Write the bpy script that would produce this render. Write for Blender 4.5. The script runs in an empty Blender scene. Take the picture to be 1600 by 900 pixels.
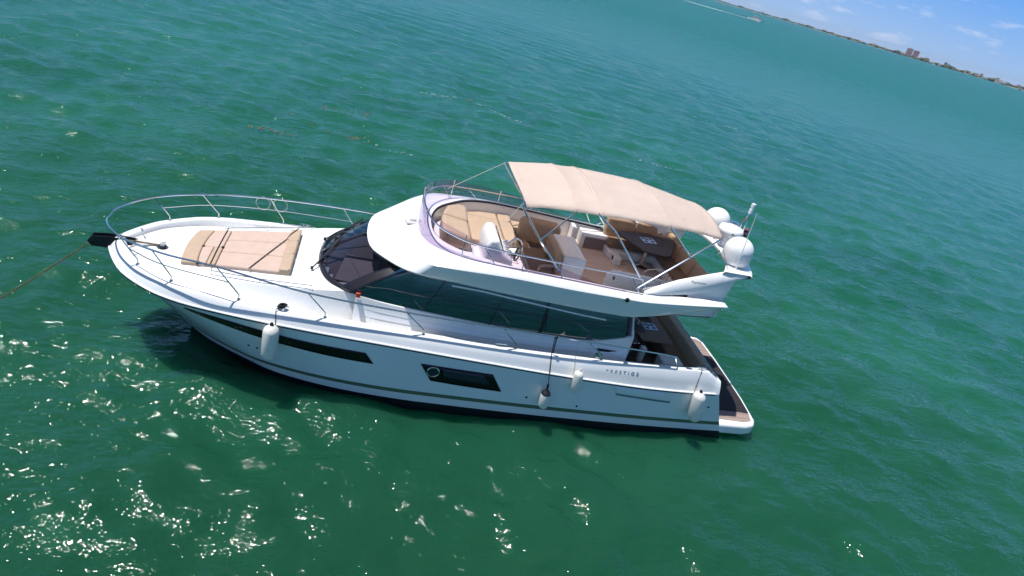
import bpy, bmesh, math, random
import numpy as np
from mathutils import Vector, Matrix
R = math.radians
random.seed(7); rng = np.random.default_rng(7)
scene = bpy.context.scene
col = scene.collection

# ------------------------------------------------------------------ camera
CAM = Vector((4.632, -13.217, 9.148)); PITCH, ROLL, YAW = 0.46933, 0.27925, 0.28444
cd = bpy.data.cameras.new('camera'); cam = bpy.data.objects.new('camera', cd); col.objects.link(cam)
cd.sensor_width = 36; cd.lens = 1029 / 1600 * 36; cd.clip_start = .1; cd.clip_end = 60000
fwd = Vector((math.sin(YAW)*math.cos(PITCH), math.cos(YAW)*math.cos(PITCH), -math.sin(PITCH)))
rt = Vector((math.cos(YAW), -math.sin(YAW), 0)); up = rt.cross(fwd)
r2 = math.cos(ROLL)*rt + math.sin(ROLL)*up; u2 = -math.sin(ROLL)*rt + math.cos(ROLL)*up
cam.matrix_world = Matrix(((r2.x, u2.x, -fwd.x, CAM.x), (r2.y, u2.y, -fwd.y, CAM.y), (r2.z, u2.z, -fwd.z, CAM.z), (0, 0, 0, 1)))
scene.camera = cam

# ------------------------------------------------------------------ sky and sun
SUN_EL, SUN_AZ = R(72), R(-80)          # azimuth from +Y towards +X
w = bpy.data.worlds.new('World'); scene.world = w; w.use_nodes = True
nt = w.node_tree; nd = nt.nodes; lk = nt.links; nd.clear()
out = nd.new('ShaderNodeOutputWorld'); bg = nd.new('ShaderNodeBackground'); sky = nd.new('ShaderNodeTexSky')
sky.sky_type = 'NISHITA'; sky.sun_disc = False; sky.sun_elevation = SUN_EL; sky.sun_rotation = SUN_AZ
sky.air_density = 1.0; sky.dust_density = .35; sky.ozone_density = 2.2
bg.inputs['Strength'].default_value = .06
tc = nd.new('ShaderNodeTexCoord'); mp = nd.new('ShaderNodeMapping'); mp.inputs['Scale'].default_value = (9, 9, 42)
nz = nd.new('ShaderNodeTexNoise'); nz.inputs['Scale'].default_value = 1.9; nz.inputs['Detail'].default_value = 7; nz.inputs['Roughness'].default_value = .6
cr = nd.new('ShaderNodeValToRGB'); cr.color_ramp.elements[0].position = .56; cr.color_ramp.elements[1].position = .80
cr.color_ramp.elements[0].color = (0, 0, 0, 1); cr.color_ramp.elements[1].color = (.62, .62, .62, 1)
mx = nd.new('ShaderNodeMixRGB'); mx.inputs['Color2'].default_value = (11.5, 11.5, 13.0, 1)
lk.new(tc.outputs['Generated'], mp.inputs['Vector']); lk.new(mp.outputs[0], nz.inputs['Vector']); lk.new(nz.outputs['Fac'], cr.inputs[0])
sx = nd.new('ShaderNodeSeparateXYZ'); lk.new(tc.outputs['Generated'], sx.inputs[0])
hr = nd.new('ShaderNodeMapRange'); hr.interpolation_type = 'SMOOTHSTEP'; hr.inputs[1].default_value = -.02; hr.inputs[2].default_value = .11; lk.new(sx.outputs[2], hr.inputs[0])
hz = nd.new('ShaderNodeMixRGB'); hz.inputs['Color1'].default_value = (4.9, 7.5, 11.4, 1); hz.inputs['Color2'].default_value = (1.8, 5.2, 11.8, 1); lk.new(hr.outputs[0], hz.inputs['Fac'])
h2 = nd.new('ShaderNodeMapRange'); h2.interpolation_type = 'SMOOTHSTEP'; h2.inputs[1].default_value = .10; h2.inputs[2].default_value = .55; lk.new(sx.outputs[2], h2.inputs[0])
hm = nd.new('ShaderNodeMixRGB'); lk.new(h2.outputs[0], hm.inputs['Fac']); lk.new(hz.outputs[0], hm.inputs['Color1']); lk.new(sky.outputs[0], hm.inputs['Color2'])
lk.new(cr.outputs[0], mx.inputs['Fac']); lk.new(hm.outputs[0], mx.inputs['Color1']); lk.new(mx.outputs[0], bg.inputs['Color']); lk.new(bg.outputs[0], out.inputs[0])
sd = bpy.data.lights.new('sun', 'SUN'); sun = bpy.data.objects.new('sun', sd); col.objects.link(sun)
sd.energy = 4.2; sd.angle = R(.5); sd.color = (1, .972, .935)
sdir = Vector((math.sin(SUN_AZ)*math.cos(SUN_EL), math.cos(SUN_AZ)*math.cos(SUN_EL), math.sin(SUN_EL)))
sun.rotation_euler = sdir.to_track_quat('Z', 'Y').to_euler(); sun.location = (0, 20, 40)
vs = scene.view_settings; vs.view_transform = 'Standard'; vs.look = 'None'; vs.exposure = .35; vs.gamma = 1
scene.cycles.use_denoising = True; scene.cycles.denoising_input_passes = 'RGB_ALBEDO'; scene.cycles.use_adaptive_sampling = False; scene.cycles.max_bounces = 8; scene.cycles.transparent_max_bounces = 12

# ------------------------------------------------------------------ materials
def mat(name, color, rough=.5, metal=0, spec=.5, noise=None, bump=None, coat=0, ior=None):
    """noise=(scale, amount) varies the base colour a little, bump=(scale, strength, distance)"""
    m = bpy.data.materials.new(name); m.use_nodes = True; n = m.node_tree.nodes; l = m.node_tree.links
    b = n['Principled BSDF']; b.inputs['Base Color'].default_value = (*color, 1); b.inputs['Roughness'].default_value = rough
    b.inputs['Metallic'].default_value = metal; b.inputs['Specular IOR Level'].default_value = spec; b.inputs['Coat Weight'].default_value = coat
    t = n.new('ShaderNodeTexCoord')
    if noise:
        x = n.new('ShaderNodeTexNoise'); x.inputs['Scale'].default_value = noise[0]; x.inputs['Detail'].default_value = 6
        r = n.new('ShaderNodeValToRGB'); a = noise[1]
        r.color_ramp.elements[0].position = .3; r.color_ramp.elements[1].position = .7
        r.color_ramp.elements[0].color = (*[c*(1-a) for c in color], 1); r.color_ramp.elements[1].color = (*[min(1, c*(1+a)) for c in color], 1)
        l.new(t.outputs['Object'], x.inputs['Vector']); l.new(x.outputs['Fac'], r.inputs[0]); l.new(r.outputs[0], b.inputs['Base Color'])
    if bump:
        x = n.new('ShaderNodeTexNoise'); x.inputs['Scale'].default_value = bump[0]; x.inputs['Detail'].default_value = 4
        bp = n.new('ShaderNodeBump'); bp.inputs['Strength'].default_value = bump[1]; bp.inputs['Distance'].default_value = bump[2]
        l.new(t.outputs['Object'], x.inputs['Vector']); l.new(x.outputs['Fac'], bp.inputs['Height']); l.new(bp.outputs[0], b.inputs['Normal'])
    if ior: b.inputs['IOR'].default_value = ior
    return m
def glass(name, tint, rough=.02, ior=1.45, gain=1.0):
    m = bpy.data.materials.new(name); m.use_nodes = True; n = m.node_tree.nodes; l = m.node_tree.links; n.clear()
    o = n.new('ShaderNodeOutputMaterial'); tr = n.new('ShaderNodeBsdfTransparent'); tr.inputs[0].default_value = (*tint, 1)
    g = n.new('ShaderNodeBsdfGlossy'); g.inputs['Roughness'].default_value = rough
    lw = n.new('ShaderNodeLayerWeight'); lw.inputs[0].default_value = .5; pw = n.new('ShaderNodeMath'); pw.operation = 'POWER'; pw.inputs[1].default_value = 5; l.new(lw.outputs['Facing'], pw.inputs[0]); f0 = ((ior-1)/(ior+1))**2; f = n.new('ShaderNodeMath'); f.operation = 'MULTIPLY_ADD'; f.inputs[1].default_value = 1-f0; f.inputs[2].default_value = f0; l.new(pw.outputs[0], f.inputs[0]); x = n.new('ShaderNodeMixShader')
    l.new(f.outputs[0], x.inputs[0]); l.new(tr.outputs[0], x.inputs[1]); l.new(g.outputs[0], x.inputs[2]); l.new(x.outputs[0], o.inputs[0])
    return m
def cloth(name, color, through=.38):
    m = mat(name, color, .85, noise=(1.6, .04), bump=(2.4, .9, .07)); n = m.node_tree.nodes; l = m.node_tree.links
    t = n.new('ShaderNodeBsdfTranslucent'); t.inputs[0].default_value = (*color, 1); x = n.new('ShaderNodeMixShader'); x.inputs[0].default_value = through
    l.new(n['Principled BSDF'].outputs[0], x.inputs[1]); l.new(t.outputs[0], x.inputs[2]); l.new(x.outputs[0], n['Material Output'].inputs[0]); return m
def planks(name, c1, c2, axis, width, rough=.6, gap=(.05, .03, .02), nscale=(2, 30, 30), wet=None):
    """boards running along one axis with thin dark caulking"""
    m = bpy.data.materials.new(name); m.use_nodes = True; n = m.node_tree.nodes; l = m.node_tree.links
    b = n['Principled BSDF']; b.inputs['Roughness'].default_value = rough
    t = n.new('ShaderNodeTexCoord'); s = n.new('ShaderNodeSeparateXYZ'); l.new(t.outputs['Object'], s.inputs[0])
    d = n.new('ShaderNodeMath'); d.operation = 'DIVIDE'; d.inputs[1].default_value = width; l.new(s.outputs[axis], d.inputs[0])
    fr = n.new('ShaderNodeMath'); fr.operation = 'FRACT'; l.new(d.outputs[0], fr.inputs[0])
    lt = n.new('ShaderNodeMath'); lt.operation = 'LESS_THAN'; lt.inputs[1].default_value = .1; l.new(fr.outputs[0], lt.inputs[0])
    fl = n.new('ShaderNodeMath'); fl.operation = 'FLOOR'; l.new(d.outputs[0], fl.inputs[0])
    wn = n.new('ShaderNodeTexWhiteNoise'); wn.noise_dimensions = '1D'; l.new(fl.outputs[0], wn.inputs['W'])
    mp = n.new('ShaderNodeMapping'); mp.inputs['Scale'].default_value = nscale; l.new(t.outputs['Object'], mp.inputs[0])
    nz = n.new('ShaderNodeTexNoise'); nz.inputs['Scale'].default_value = 1; nz.inputs['Detail'].default_value = 5; l.new(mp.outputs[0], nz.inputs[0])
    ad = n.new('ShaderNodeMath'); ad.operation = 'MULTIPLY_ADD'; ad.inputs[1].default_value = .5; l.new(wn.outputs[0], ad.inputs[0]); l.new(nz.outputs['Fac'], ad.inputs[2])
    r = n.new('ShaderNodeValToRGB'); r.color_ramp.elements[0].position = .3; r.color_ramp.elements[1].position = 1.1 if False else 1.0
    r.color_ramp.elements[0].color = (*c1, 1); r.color_ramp.elements[1].color = (*c2, 1); l.new(ad.outputs[0], r.inputs[0])
    x = n.new('ShaderNodeMixRGB'); x.inputs['Color2'].default_value = (*gap, 1); l.new(lt.outputs[0], x.inputs[0]); l.new(r.outputs[0], x.inputs[1]); l.new(x.outputs[0], b.inputs['Base Color'])
    return m
M = dict(
    gel=mat('white_gelcoat', (.83, .83, .82), .22, coat=.3, noise=(1.3, .025)),
    gel_in=mat('cream_gelcoat', (.80, .775, .74), .4, noise=(2, .03)),
    hull=mat('sea_tinted_gelcoat', (.76, .82, .84), .13, coat=.5, noise=(.9, .03)),  # hull white carries a blue tint for sea and sky bounce
    grey=mat('grey_green_band', (.10, .15, .10), .3), boot=mat('boot_white', (.75, .76, .76), .3), anti=mat('antifouling_black', (.004, .005, .011), .5),  # grey-green band above the white boot stripe
    steel=mat('polished_steel', (.72, .72, .72), .14, 1), black=mat('black_rubber', (.012, .012, .014), .5), dkframe=mat('black_frame', (.014, .013, .018), .25),
    win=mat('sea_tinted_glass', (.002, .032, .05), .03, ior=2.2), hwin=mat('hull_glass', (.004, .004, .006), .06, spec=.3), pane=mat('smoked_pane', (.018, .022, .04), .08, spec=.5),  # teal in the side glass base stands in for the reflected sea
    ws=glass('windshield_glass', (.35, .36, .43)), violet=glass('violet_acrylic', (.76, .67, .81), .03, 1.5), door=glass('door_glass', (.10, .09, .10)),
    tan=mat('tan_vinyl', (.46, .34, .24), .6, noise=(5, .06), bump=(7, .25, .02)), tan_shade=mat('tan_vinyl_shaded', (.40, .265, .16), .6, noise=(5, .08), bump=(6, .25, .02)),  # darker tan copy paints shade on backrests turned from the sun
    pink=mat('bow_pad_fabric', (.53, .395, .325), .8, noise=(6, .05), bump=(9, .3, .015)), seam=mat('dark_seam', (.10, .055, .03), .8),
    canvas=cloth('bimini_canvas', (.88, .765, .69), .54),
    brown=mat('brown_and_shaded_tan', (.22, .135, .085), .7, noise=(6, .08)), table=planks('dark_table', (.035, .02, .015), (.06, .035, .026), 1, .11, .5),  # brown: table's own colour; on seats, tan vinyl darkened for overhead shade
    teak=planks('beige_teak', (.58, .445, .375), (.72, .57, .49), 1, .07, .7, (.23, .15, .11), (1.5, 26, 26)),
    wet=planks('wet_teak', (.007, .006, .0065), (.022, .017, .0165), 1, .06, .7, (.006, .005, .005), (2, 22, 22)),
    dry=planks('weathered_teak', (.19, .135, .115), (.36, .27, .23), 1, .06, .75, (.06, .04, .035), (2, 22, 22)),
    dash=mat('dash_vinyl', (.20, .155, .15), .7, noise=(4, .06)), dark=mat('dark_interior', (.035, .03, .032), .8), carpet=planks('cockpit_teak', (.06, .03, .024), (.10, .052, .038), 1, .08, .6, (.02, .01, .01)),
    fend=mat('fender_vinyl', (.78, .76, .70), .35, noise=(9, .05)), rope=mat('black_rope', (.012, .012, .013), .9), wrope=mat('pale_rope', (.6, .58, .52), .9),
    dome=mat('white_dome', (.84, .84, .84), .35), chain=mat('muddy_chain', (.13, .10, .05), .6, .3, noise=(14, .5)), blue=mat('pale_blue_plate', (.45, .56, .72), .3), text=mat('grey_letters', (.16, .20, .26), .3, .5),
    cover=mat('pinkish_sunshade', (.42, .33, .315), .8, noise=(4, .06)),
    joint=mat('grey_sealant', (.45, .45, .45), .6),
    red=mat('red_plastic', (.55, .06, .03), .4), flag=mat('flag_cloth', (.45, .08, .12), .8), green=mat('leaf_green', (.03, .07, .02), .8))

# ------------------------------------------------------------------ mesh helpers
def spl(pts, n):
    """Catmull-Rom through pts, n points even in arc length"""
    p = np.array(pts, float); q = np.vstack([2*p[0]-p[1], p, 2*p[-1]-p[-2]]); o = []
    for i in range(1, len(q)-2):
        for t in np.linspace(0, 1, 24, endpoint=False):
            a, b, c, d = q[i-1:i+3]
            o.append(.5*((2*b)+(c-a)*t+(2*a-5*b+4*c-d)*t*t+(3*b-a-3*c+d)*t**3))
    o.append(q[-2]); o = np.array(o)
    s = np.concatenate([[0], np.cumsum(np.linalg.norm(np.diff(o, axis=0), axis=1))])
    k = np.linspace(0, s[-1], n)
    return np.stack([np.interp(k, s, o[:, j]) for j in range(p.shape[1])], 1)
def key(tab):
    t = np.array(tab, float)
    def f(x):
        x = np.clip(x, t[0, 0], t[-1, 0]); i = np.clip(np.searchsorted(t[:, 0], x)-1, 0, len(t)-2)
        h = t[i+1, 0]-t[i, 0]; a = (x-t[i, 0])/h
        m = np.gradient(t[:, 1], t[:, 0]); a2 = a*a; a3 = a2*a
        return (2*a3-3*a2+1)*t[i, 1]+(a3-2*a2+a)*h*m[i]+(-2*a3+3*a2)*t[i+1, 1]+(a3-a2)*h*m[i+1]
    return f
class B:
    """collects pieces into one mesh"""
    def __init__(s): s.v = []; s.f = []; s.m = []
    def add(s, v, f, m=0):
        k = len(s.v); s.v += [tuple(map(float, p)) for p in v]; s.f += [tuple(i+k for i in q) for q in f]; s.m += [m]*len(f); return s
    def grid(s, rows, m=0, closed=False):
        rows = [np.asarray(r, float) for r in rows]; n = len(rows[0]); v = np.vstack(rows); f = []; mm = []
        for i in range(len(rows)-1):
            for j in range(n if closed else n-1):
                a, b = i*n+j, i*n+(j+1) % n; f.append((a, b, b+n, a+n)); mm.append(m[i] if isinstance(m, (list, tuple)) else m)
        k = len(s.v); s.v += [tuple(p) for p in v.tolist()]; s.f += [tuple(i+k for i in q) for q in f]; s.m += mm; return s
    def box(s, c, d, rz=0, m=0, ry=0, rx=0):
        Mx = Matrix.Translation(c) @ Matrix.Rotation(rz, 4, 'Z') @ Matrix.Rotation(ry, 4, 'Y') @ Matrix.Rotation(rx, 4, 'X')
        v = [Mx @ Vector((x*d[0]/2, y*d[1]/2, z*d[2]/2)) for x in (-1, 1) for y in (-1, 1) for z in (-1, 1)]
        return s.add(v, [(0, 1, 3, 2), (4, 6, 7, 5), (0, 4, 5, 1), (2, 3, 7, 6), (0, 2, 6, 4), (1, 5, 7, 3)], m)
    def tube(s, pts, r, n=8, m=0, caps=True):
        p = [Vector(q) for q in pts]; rs = r if isinstance(r, (list, tuple)) else [r]*len(p); rings = []; ref = None
        for i, q in enumerate(p):
            d = (p[min(i+1, len(p)-1)]-p[max(i-1, 0)]).normalized()
            if ref is None: ref = d.orthogonal().normalized()
            a = (ref-d*ref.dot(d)); a = a.normalized() if a.length > 1e-6 else d.orthogonal().normalized(); ref = a; b = d.cross(a)
            rings.append([q+(a*math.cos(t)+b*math.sin(t))*rs[i] for t in [2*math.pi*j/n for j in range(n)]])
        k = len(s.v); s.grid(rings, m, True)
        if caps: s.f += [tuple(range(k+n-1, k-1, -1)), tuple(k+(len(p)-1)*n+j for j in range(n))]; s.m += [m, m]
        return s
    def lathe(s, c, prof, n=24, m=0, axis='Z'):
        rings = []
        for r, z in prof:
            ring = []
            for j in range(n):
                t = 2*math.pi*j/n; x, y = r*math.cos(t), r*math.sin(t)
                ring.append((c[0]+x, c[1]+y, c[2]+z) if axis == 'Z' else (c[0]+x, c[1]+z, c[2]+y) if axis == 'Y' else (c[0]+z, c[1]+x, c[2]+y))
            rings.append(ring)
        k = len(s.v); s.grid(rings, m, True)
        s.f += [tuple(range(k+n-1, k-1, -1)), tuple(k+(len(prof)-1)*n+j for j in range(n))]; s.m += [m, m]
        return s
    def prism(s, poly, z0, z1, m=0):
        """plan polygon extruded in z"""
        n = len(poly); v = [(x, y, z0) for x, y in poly]+[(x, y, z1) for x, y in poly]
        return s.add(v, [tuple(range(n-1, -1, -1)), tuple(range(n, 2*n))]+[(i, (i+1) % n, n+(i+1) % n, n+i) for i in range(n)], m)
    def slab(s, poly3, off, m=0):
        """3D polygon given thickness along off"""
        n = len(poly3); o = Vector(off); v = [Vector(p) for p in poly3]+[Vector(p)+o for p in poly3]
        return s.add(v, [tuple(range(n-1, -1, -1)), tuple(range(n, 2*n))]+[(i, (i+1) % n, n+(i+1) % n, n+i) for i in range(n)], m)
    def build(s, name, mats, parent=None, loc=None, smooth=38, bevel=None, sub=0, solid=None, seg=2):
        me = bpy.data.meshes.new(name); L = Vector(loc) if loc is not None else Vector((0, 0, 0))
        if parent is not None:
            root = parent
            while root.parent is not None: root = root.parent
            L = Vector(root['org']) if 'org' in root else Vector(root.location)
        me.from_pydata([tuple(Vector(v)-L) for v in s.v], [], s.f)
        bm = bmesh.new(); bm.from_mesh(me); bmesh.ops.recalc_face_normals(bm, faces=bm.faces); bm.to_mesh(me); bm.free()
        for x in (mats if isinstance(mats, (list, tuple)) else [mats]): me.materials.append(M[x])
        me.polygons.foreach_set('material_index', s.m)
        me.shade_smooth(); me.set_sharp_from_angle(angle=R(smooth))
        o = bpy.data.objects.new(name, me); col.objects.link(o)
        if parent is not None: o.parent = parent
        else: o.location = L
        if bevel:
            b = o.modifiers.new('bevel', 'BEVEL'); b.width = bevel; b.segments = seg; b.limit_method = 'ANGLE'; b.angle_limit = R(40); b.harden_normals = False
        if solid:
            b = o.modifiers.new('solid', 'SOLIDIFY'); b.thickness = solid; b.offset = 0
        if sub:
            b = o.modifiers.new('sub', 'SUBSURF'); b.levels = sub; b.render_levels = sub
        return o
def tag(o, label, cat, group=None, kind=None):
    if label: o['label'] = label
    if cat: o['category'] = cat
    if group: o['group'] = group
    if kind: o['kind'] = kind
    return o
def thing(name, loc, label, cat, group=None):
    o = bpy.data.objects.new(name, None); col.objects.link(o); o.location = loc; o.empty_display_size = .2
    o['org'] = list(loc)
    return tag(o, label, cat, group)
def lettering(name, body, size, loc, rot, material, parent, extrude=.002, spacing=1.0, shear=0):
    c = bpy.data.curves.new(name, 'FONT'); c.body = body; c.size = size; c.extrude = extrude; c.space_character = spacing; c.shear = shear; c.align_x = 'LEFT'
    t = bpy.data.objects.new(name, c); col.objects.link(t); bpy.context.view_layer.update()
    me = bpy.data.meshes.new_from_object(t.evaluated_get(bpy.context.evaluated_depsgraph_get())); bpy.data.objects.remove(t)
    me.materials.clear(); me.materials.append(M[material])
    root = parent
    while root.parent is not None: root = root.parent
    me.transform(Matrix.Translation(Vector(loc)-Vector(root['org'])) @ rot.to_4x4())
    o = bpy.data.objects.new(name, me); col.objects.link(o); o.parent = parent
    return o

# ------------------------------------------------------------------ water
def make_water():
    m = bpy.data.materials.new('sea_water'); m.use_nodes = True; n = m.node_tree.nodes; l = m.node_tree.links
    b = n['Principled BSDF']; b.inputs['Roughness'].default_value = .06; b.inputs['IOR'].default_value = 1.33; b.subsurface_method = 'BURLEY'; b.inputs['Subsurface Weight'].default_value = .75; b.inputs['Subsurface Radius'].default_value = (.3, 1.0, .8); b.inputs['Subsurface Scale'].default_value = 1.2
    t = n.new('ShaderNodeTexCoord')
    def noise(scale, det, rough=.5, sx=1, sy=1, rz=0):
        mp = n.new('ShaderNodeMapping'); mp.inputs['Scale'].default_value = (sx, sy, 1); mp.inputs['Rotation'].default_value = (0, 0, rz)
        x = n.new('ShaderNodeTexNoise'); x.inputs['Scale'].default_value = scale; x.inputs['Detail'].default_value = det; x.inputs['Roughness'].default_value = rough
        l.new(t.outputs['Object'], mp.inputs[0]); l.new(mp.outputs[0], x.inputs[0]); return x
    big = noise(.055, 5, .58, 1, 1.8, R(20))
    r = n.new('ShaderNodeValToRGB'); r.color_ramp.elements[0].position = .36; r.color_ramp.elements[1].position = .66
    r.color_ramp.elements[0].color = (.007, .074, .037, 1); r.color_ramp.elements[1].color = (.019, .124, .076, 1)
    l.new(big.outputs['Fac'], r.inputs[0])
    # base colour by distance: teal far off, darkened near for weaker sky reflection
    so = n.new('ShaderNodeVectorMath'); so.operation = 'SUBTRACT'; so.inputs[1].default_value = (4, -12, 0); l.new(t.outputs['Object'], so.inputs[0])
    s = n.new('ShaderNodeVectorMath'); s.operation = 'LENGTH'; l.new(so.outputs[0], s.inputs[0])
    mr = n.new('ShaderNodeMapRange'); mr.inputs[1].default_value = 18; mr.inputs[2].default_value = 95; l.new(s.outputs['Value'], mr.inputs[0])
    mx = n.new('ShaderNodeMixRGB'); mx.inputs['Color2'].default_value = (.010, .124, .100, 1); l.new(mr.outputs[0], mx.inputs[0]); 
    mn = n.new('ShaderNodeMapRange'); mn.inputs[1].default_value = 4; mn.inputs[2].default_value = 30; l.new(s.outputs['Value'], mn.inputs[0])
    nr_ = n.new('ShaderNodeMixRGB'); nr_.blend_type = 'MIX'; nr_.inputs['Color1'].default_value = (.007, .052, .025, 1); l.new(mn.outputs[0], nr_.inputs[0]); l.new(r.outputs[0], nr_.inputs['Color2']); l.new(nr_.outputs[0], mx.inputs[1])  # near green darkened for depth and for little sky reflected looking down
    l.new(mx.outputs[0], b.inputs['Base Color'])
    ms = n.new('ShaderNodeMapRange'); ms.inputs[1].default_value = 14; ms.inputs[2].default_value = 110; ms.inputs[3].default_value = .5; ms.inputs[4].default_value = .10; l.new(s.outputs['Value'], ms.inputs[0]); l.new(ms.outputs[0], b.inputs['Specular IOR Level'])
    m2 = n.new('ShaderNodeMapRange'); m2.inputs[1].default_value = 20; m2.inputs[2].default_value = 200; m2.inputs[3].default_value = .06; m2.inputs[4].default_value = .30; l.new(s.outputs['Value'], m2.inputs[0]); l.new(m2.outputs[0], b.inputs['Roughness'])
    h1 = noise(1.5, 4, .5, 1, 1.7, R(25)); h2 = noise(6.5, 2.5, .5, 1, 1.5, R(-15)); h3 = noise(.35, 3, .5, 1, 1.6, R(15))
    b1 = n.new('ShaderNodeBump'); b1.inputs['Distance'].default_value = .5; b1.inputs['Strength'].default_value = .4; l.new(h3.outputs['Fac'], b1.inputs['Height'])
    h4 = noise(.11, 6, .62, 1, 1.9, R(20)); b0 = n.new('ShaderNodeBump'); b0.inputs['Distance'].default_value = 2.2; l.new(h4.outputs['Fac'], b0.inputs['Height']); l.new(b0.outputs[0], b1.inputs['Normal']); m4 = n.new('ShaderNodeMapRange'); m4.inputs[1].default_value = 45; m4.inputs[2].default_value = 140; m4.inputs[3].default_value = .0; m4.inputs[4].default_value = .55; l.new(s.outputs['Value'], m4.inputs[0]); l.new(m4.outputs[0], b0.inputs['Strength'])
    b2 = n.new('ShaderNodeBump'); b2.inputs['Distance'].default_value = .15; gust = noise(.11, 3, .5); gm = n.new('ShaderNodeMapRange'); gm.inputs[1].default_value = .3; gm.inputs[2].default_value = .7; gm.inputs[3].default_value = .55; gm.inputs[4].default_value = 1.0; l.new(gust.outputs['Fac'], gm.inputs[0]); l.new(gm.outputs[0], b2.inputs['Strength']); l.new(h1.outputs['Fac'], b2.inputs['Height']); l.new(b1.outputs[0], b2.inputs['Normal'])
    b3 = n.new('ShaderNodeBump'); b3.inputs['Distance'].default_value = .045; b3.inputs['Strength'].default_value = .8; l.new(h2.outputs['Fac'], b3.inputs['Height']); l.new(b2.outputs[0], b3.inputs['Normal'])
    l.new(b3.outputs[0], b.inputs['Normal'])
    M['water'] = m
    na = 600; rad = [0.6]
    while rad[-1] < 90: rad.append(rad[-1]+max(.10, rad[-1]*.0105))
    while rad[-1] < 14000: rad.append(rad[-1]*1.06)
    rad = np.array(rad); th = np.linspace(0, 2*np.pi, na, endpoint=False)
    cx, cy = 5.5, -3.0
    X = cx+rad[:, None]*np.cos(th); Y = cy+rad[:, None]*np.sin(th); Z = np.zeros_like(X)
    g = np.random.default_rng(3)
    for k in range(46):
        lam = .6*(4.2/.6)**g.random(); a = R(62)+g.normal()*.55; kk = 2*np.pi/lam; ph = g.random()*6.283
        amp = .0070*lam**.7*(.6+.8*g.random())
        c = np.cos(a)*X+np.sin(a)*Y; wv = np.sin(kk*c+ph); fade = np.clip(1.3-(rad*.0105*2.2/lam), 0, 1)[:, None]
        Z += amp*fade*(wv+.28*np.cos(2*(kk*c+ph)))
    Z *= np.clip((100-rad)/40, 0, 1)[:, None]
    v = np.stack([X, Y, Z], -1).reshape(-1, 3); nr = len(rad)
    i = np.arange(nr-1)[:, None]*na; j = np.arange(na)[None]; j2 = (j+1) % na
    f = np.stack([i+j, i+na+j, i+na+j2, i+j2], -1).reshape(-1, 4)
    v = np.vstack([v, [[cx, cy, 0]]]); tri = np.stack([np.arange(na), (np.arange(na)+1) % na, np.full(na, len(v)-1)], -1)
    me = bpy.data.meshes.new('water')
    me.vertices.add(len(v)); me.vertices.foreach_set('co', v.ravel())
    loops = np.concatenate([f.ravel(), tri.ravel()]); me.loops.add(len(loops)); me.loops.foreach_set('vertex_index', loops.astype(np.int32))
    st = np.concatenate([np.arange(len(f))*4, len(f)*4+np.arange(na)*3]); me.polygons.add(len(st)); me.polygons.foreach_set('loop_start', st.astype(np.int32))
    me.update(calc_edges=True); me.validate(); me.materials.append(m); me.shade_smooth()
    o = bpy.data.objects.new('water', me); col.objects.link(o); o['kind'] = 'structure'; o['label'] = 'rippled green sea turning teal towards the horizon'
make_water()

# ------------------------------------------------------------------ yacht
YORG = (7.0, 0.0, 0.0)
yacht = thing('motor_yacht', YORG, 'white flybridge motor yacht at anchor with tan bimini', 'yacht')
def E(b, name, mats, parent=None, **k):
    """every connected piece of b becomes a part of its own"""
    par = list(range(len(b.v)))
    def find(i):
        while par[i] != i: par[i] = par[par[i]]; i = par[i]
        return i
    for f in b.f:
        r = find(f[0])
        for q in f[1:]: par[find(q)] = r
    groups = {}
    for f, m in zip(b.f, b.m): groups.setdefault(find(f[0]), []).append((f, m))
    for fs in groups.values():
        c = B(); mp_ = {}
        for f, m in fs:
            for q in f:
                if q not in mp_: mp_[q] = len(c.v); c.v.append(b.v[q])
            c.f.append(tuple(mp_[q] for q in f)); c.m.append(m)
        c.build(name, mats, parent or yacht, **k)
def P(b, name, mats, parent=None, label=None, **k):
    o = b.build(name, mats, parent or yacht, **k)
    if label: o['label'] = label
    return o
zr = key([(0, 1.83), (1.3, 1.80), (2.3, 1.77), (3.2, 1.75), (4.4, 1.70), (6.15, 1.61), (7.5, 1.53), (9.2, 1.43), (11.2, 1.35), (13.4, 1.34)])
zg = key([(0, 2.03), (1.5, 2.06), (2.8, 2.02), (4.4, 1.96), (6.3, 1.89), (8.3, 1.84), (10.3, 1.83), (12.2, 1.85), (12.8, 1.85), (13.05, 1.80), (13.3, 1.62)])
RK = [(0, 0), (.06, -.22), (.18, -.47), (.32, -.73), (.54, -1.05), (.84, -1.33), (1.09, -1.51), (1.34, -1.66), (1.8, -1.83), (2.4, -1.95), (3.2, -2.07), (4.4, -2.16), (6.15, -2.21), (7.5, -2.23), (9.2, -2.24), (11.2, -2.24), (12.4, -2.21), (13.36, -2.15)]
WK = [(1.6, 0), (1.85, -.25), (2.35, -.69), (3.17, -1.2), (3.87, -1.58), (4.95, -1.88), (6.16, -2.04), (7.26, -2.10), (9.36, -2.15), (11.8, -2.13), (14.0, -2.05)]
NU = 140
RC = spl(RK, NU); WC = spl(WK, NU); RZ = np.array([zr(x) for x in RC[:, 0]])
def skew(x): return .20*math.exp(-((x-1.7)/1.5)**2)            # slight fullness difference of the far bow
def side(rows, s):
    rows = np.array(rows, float)
    if s > 0:
        rows[..., 1] = -rows[..., 1]
        k = np.exp(-((rows[..., 0]-1.7)/1.5)**2)*.10*np.clip(rows[..., 1]/1.2, 0, 1); rows[..., 1] -= k
    return rows
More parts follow.
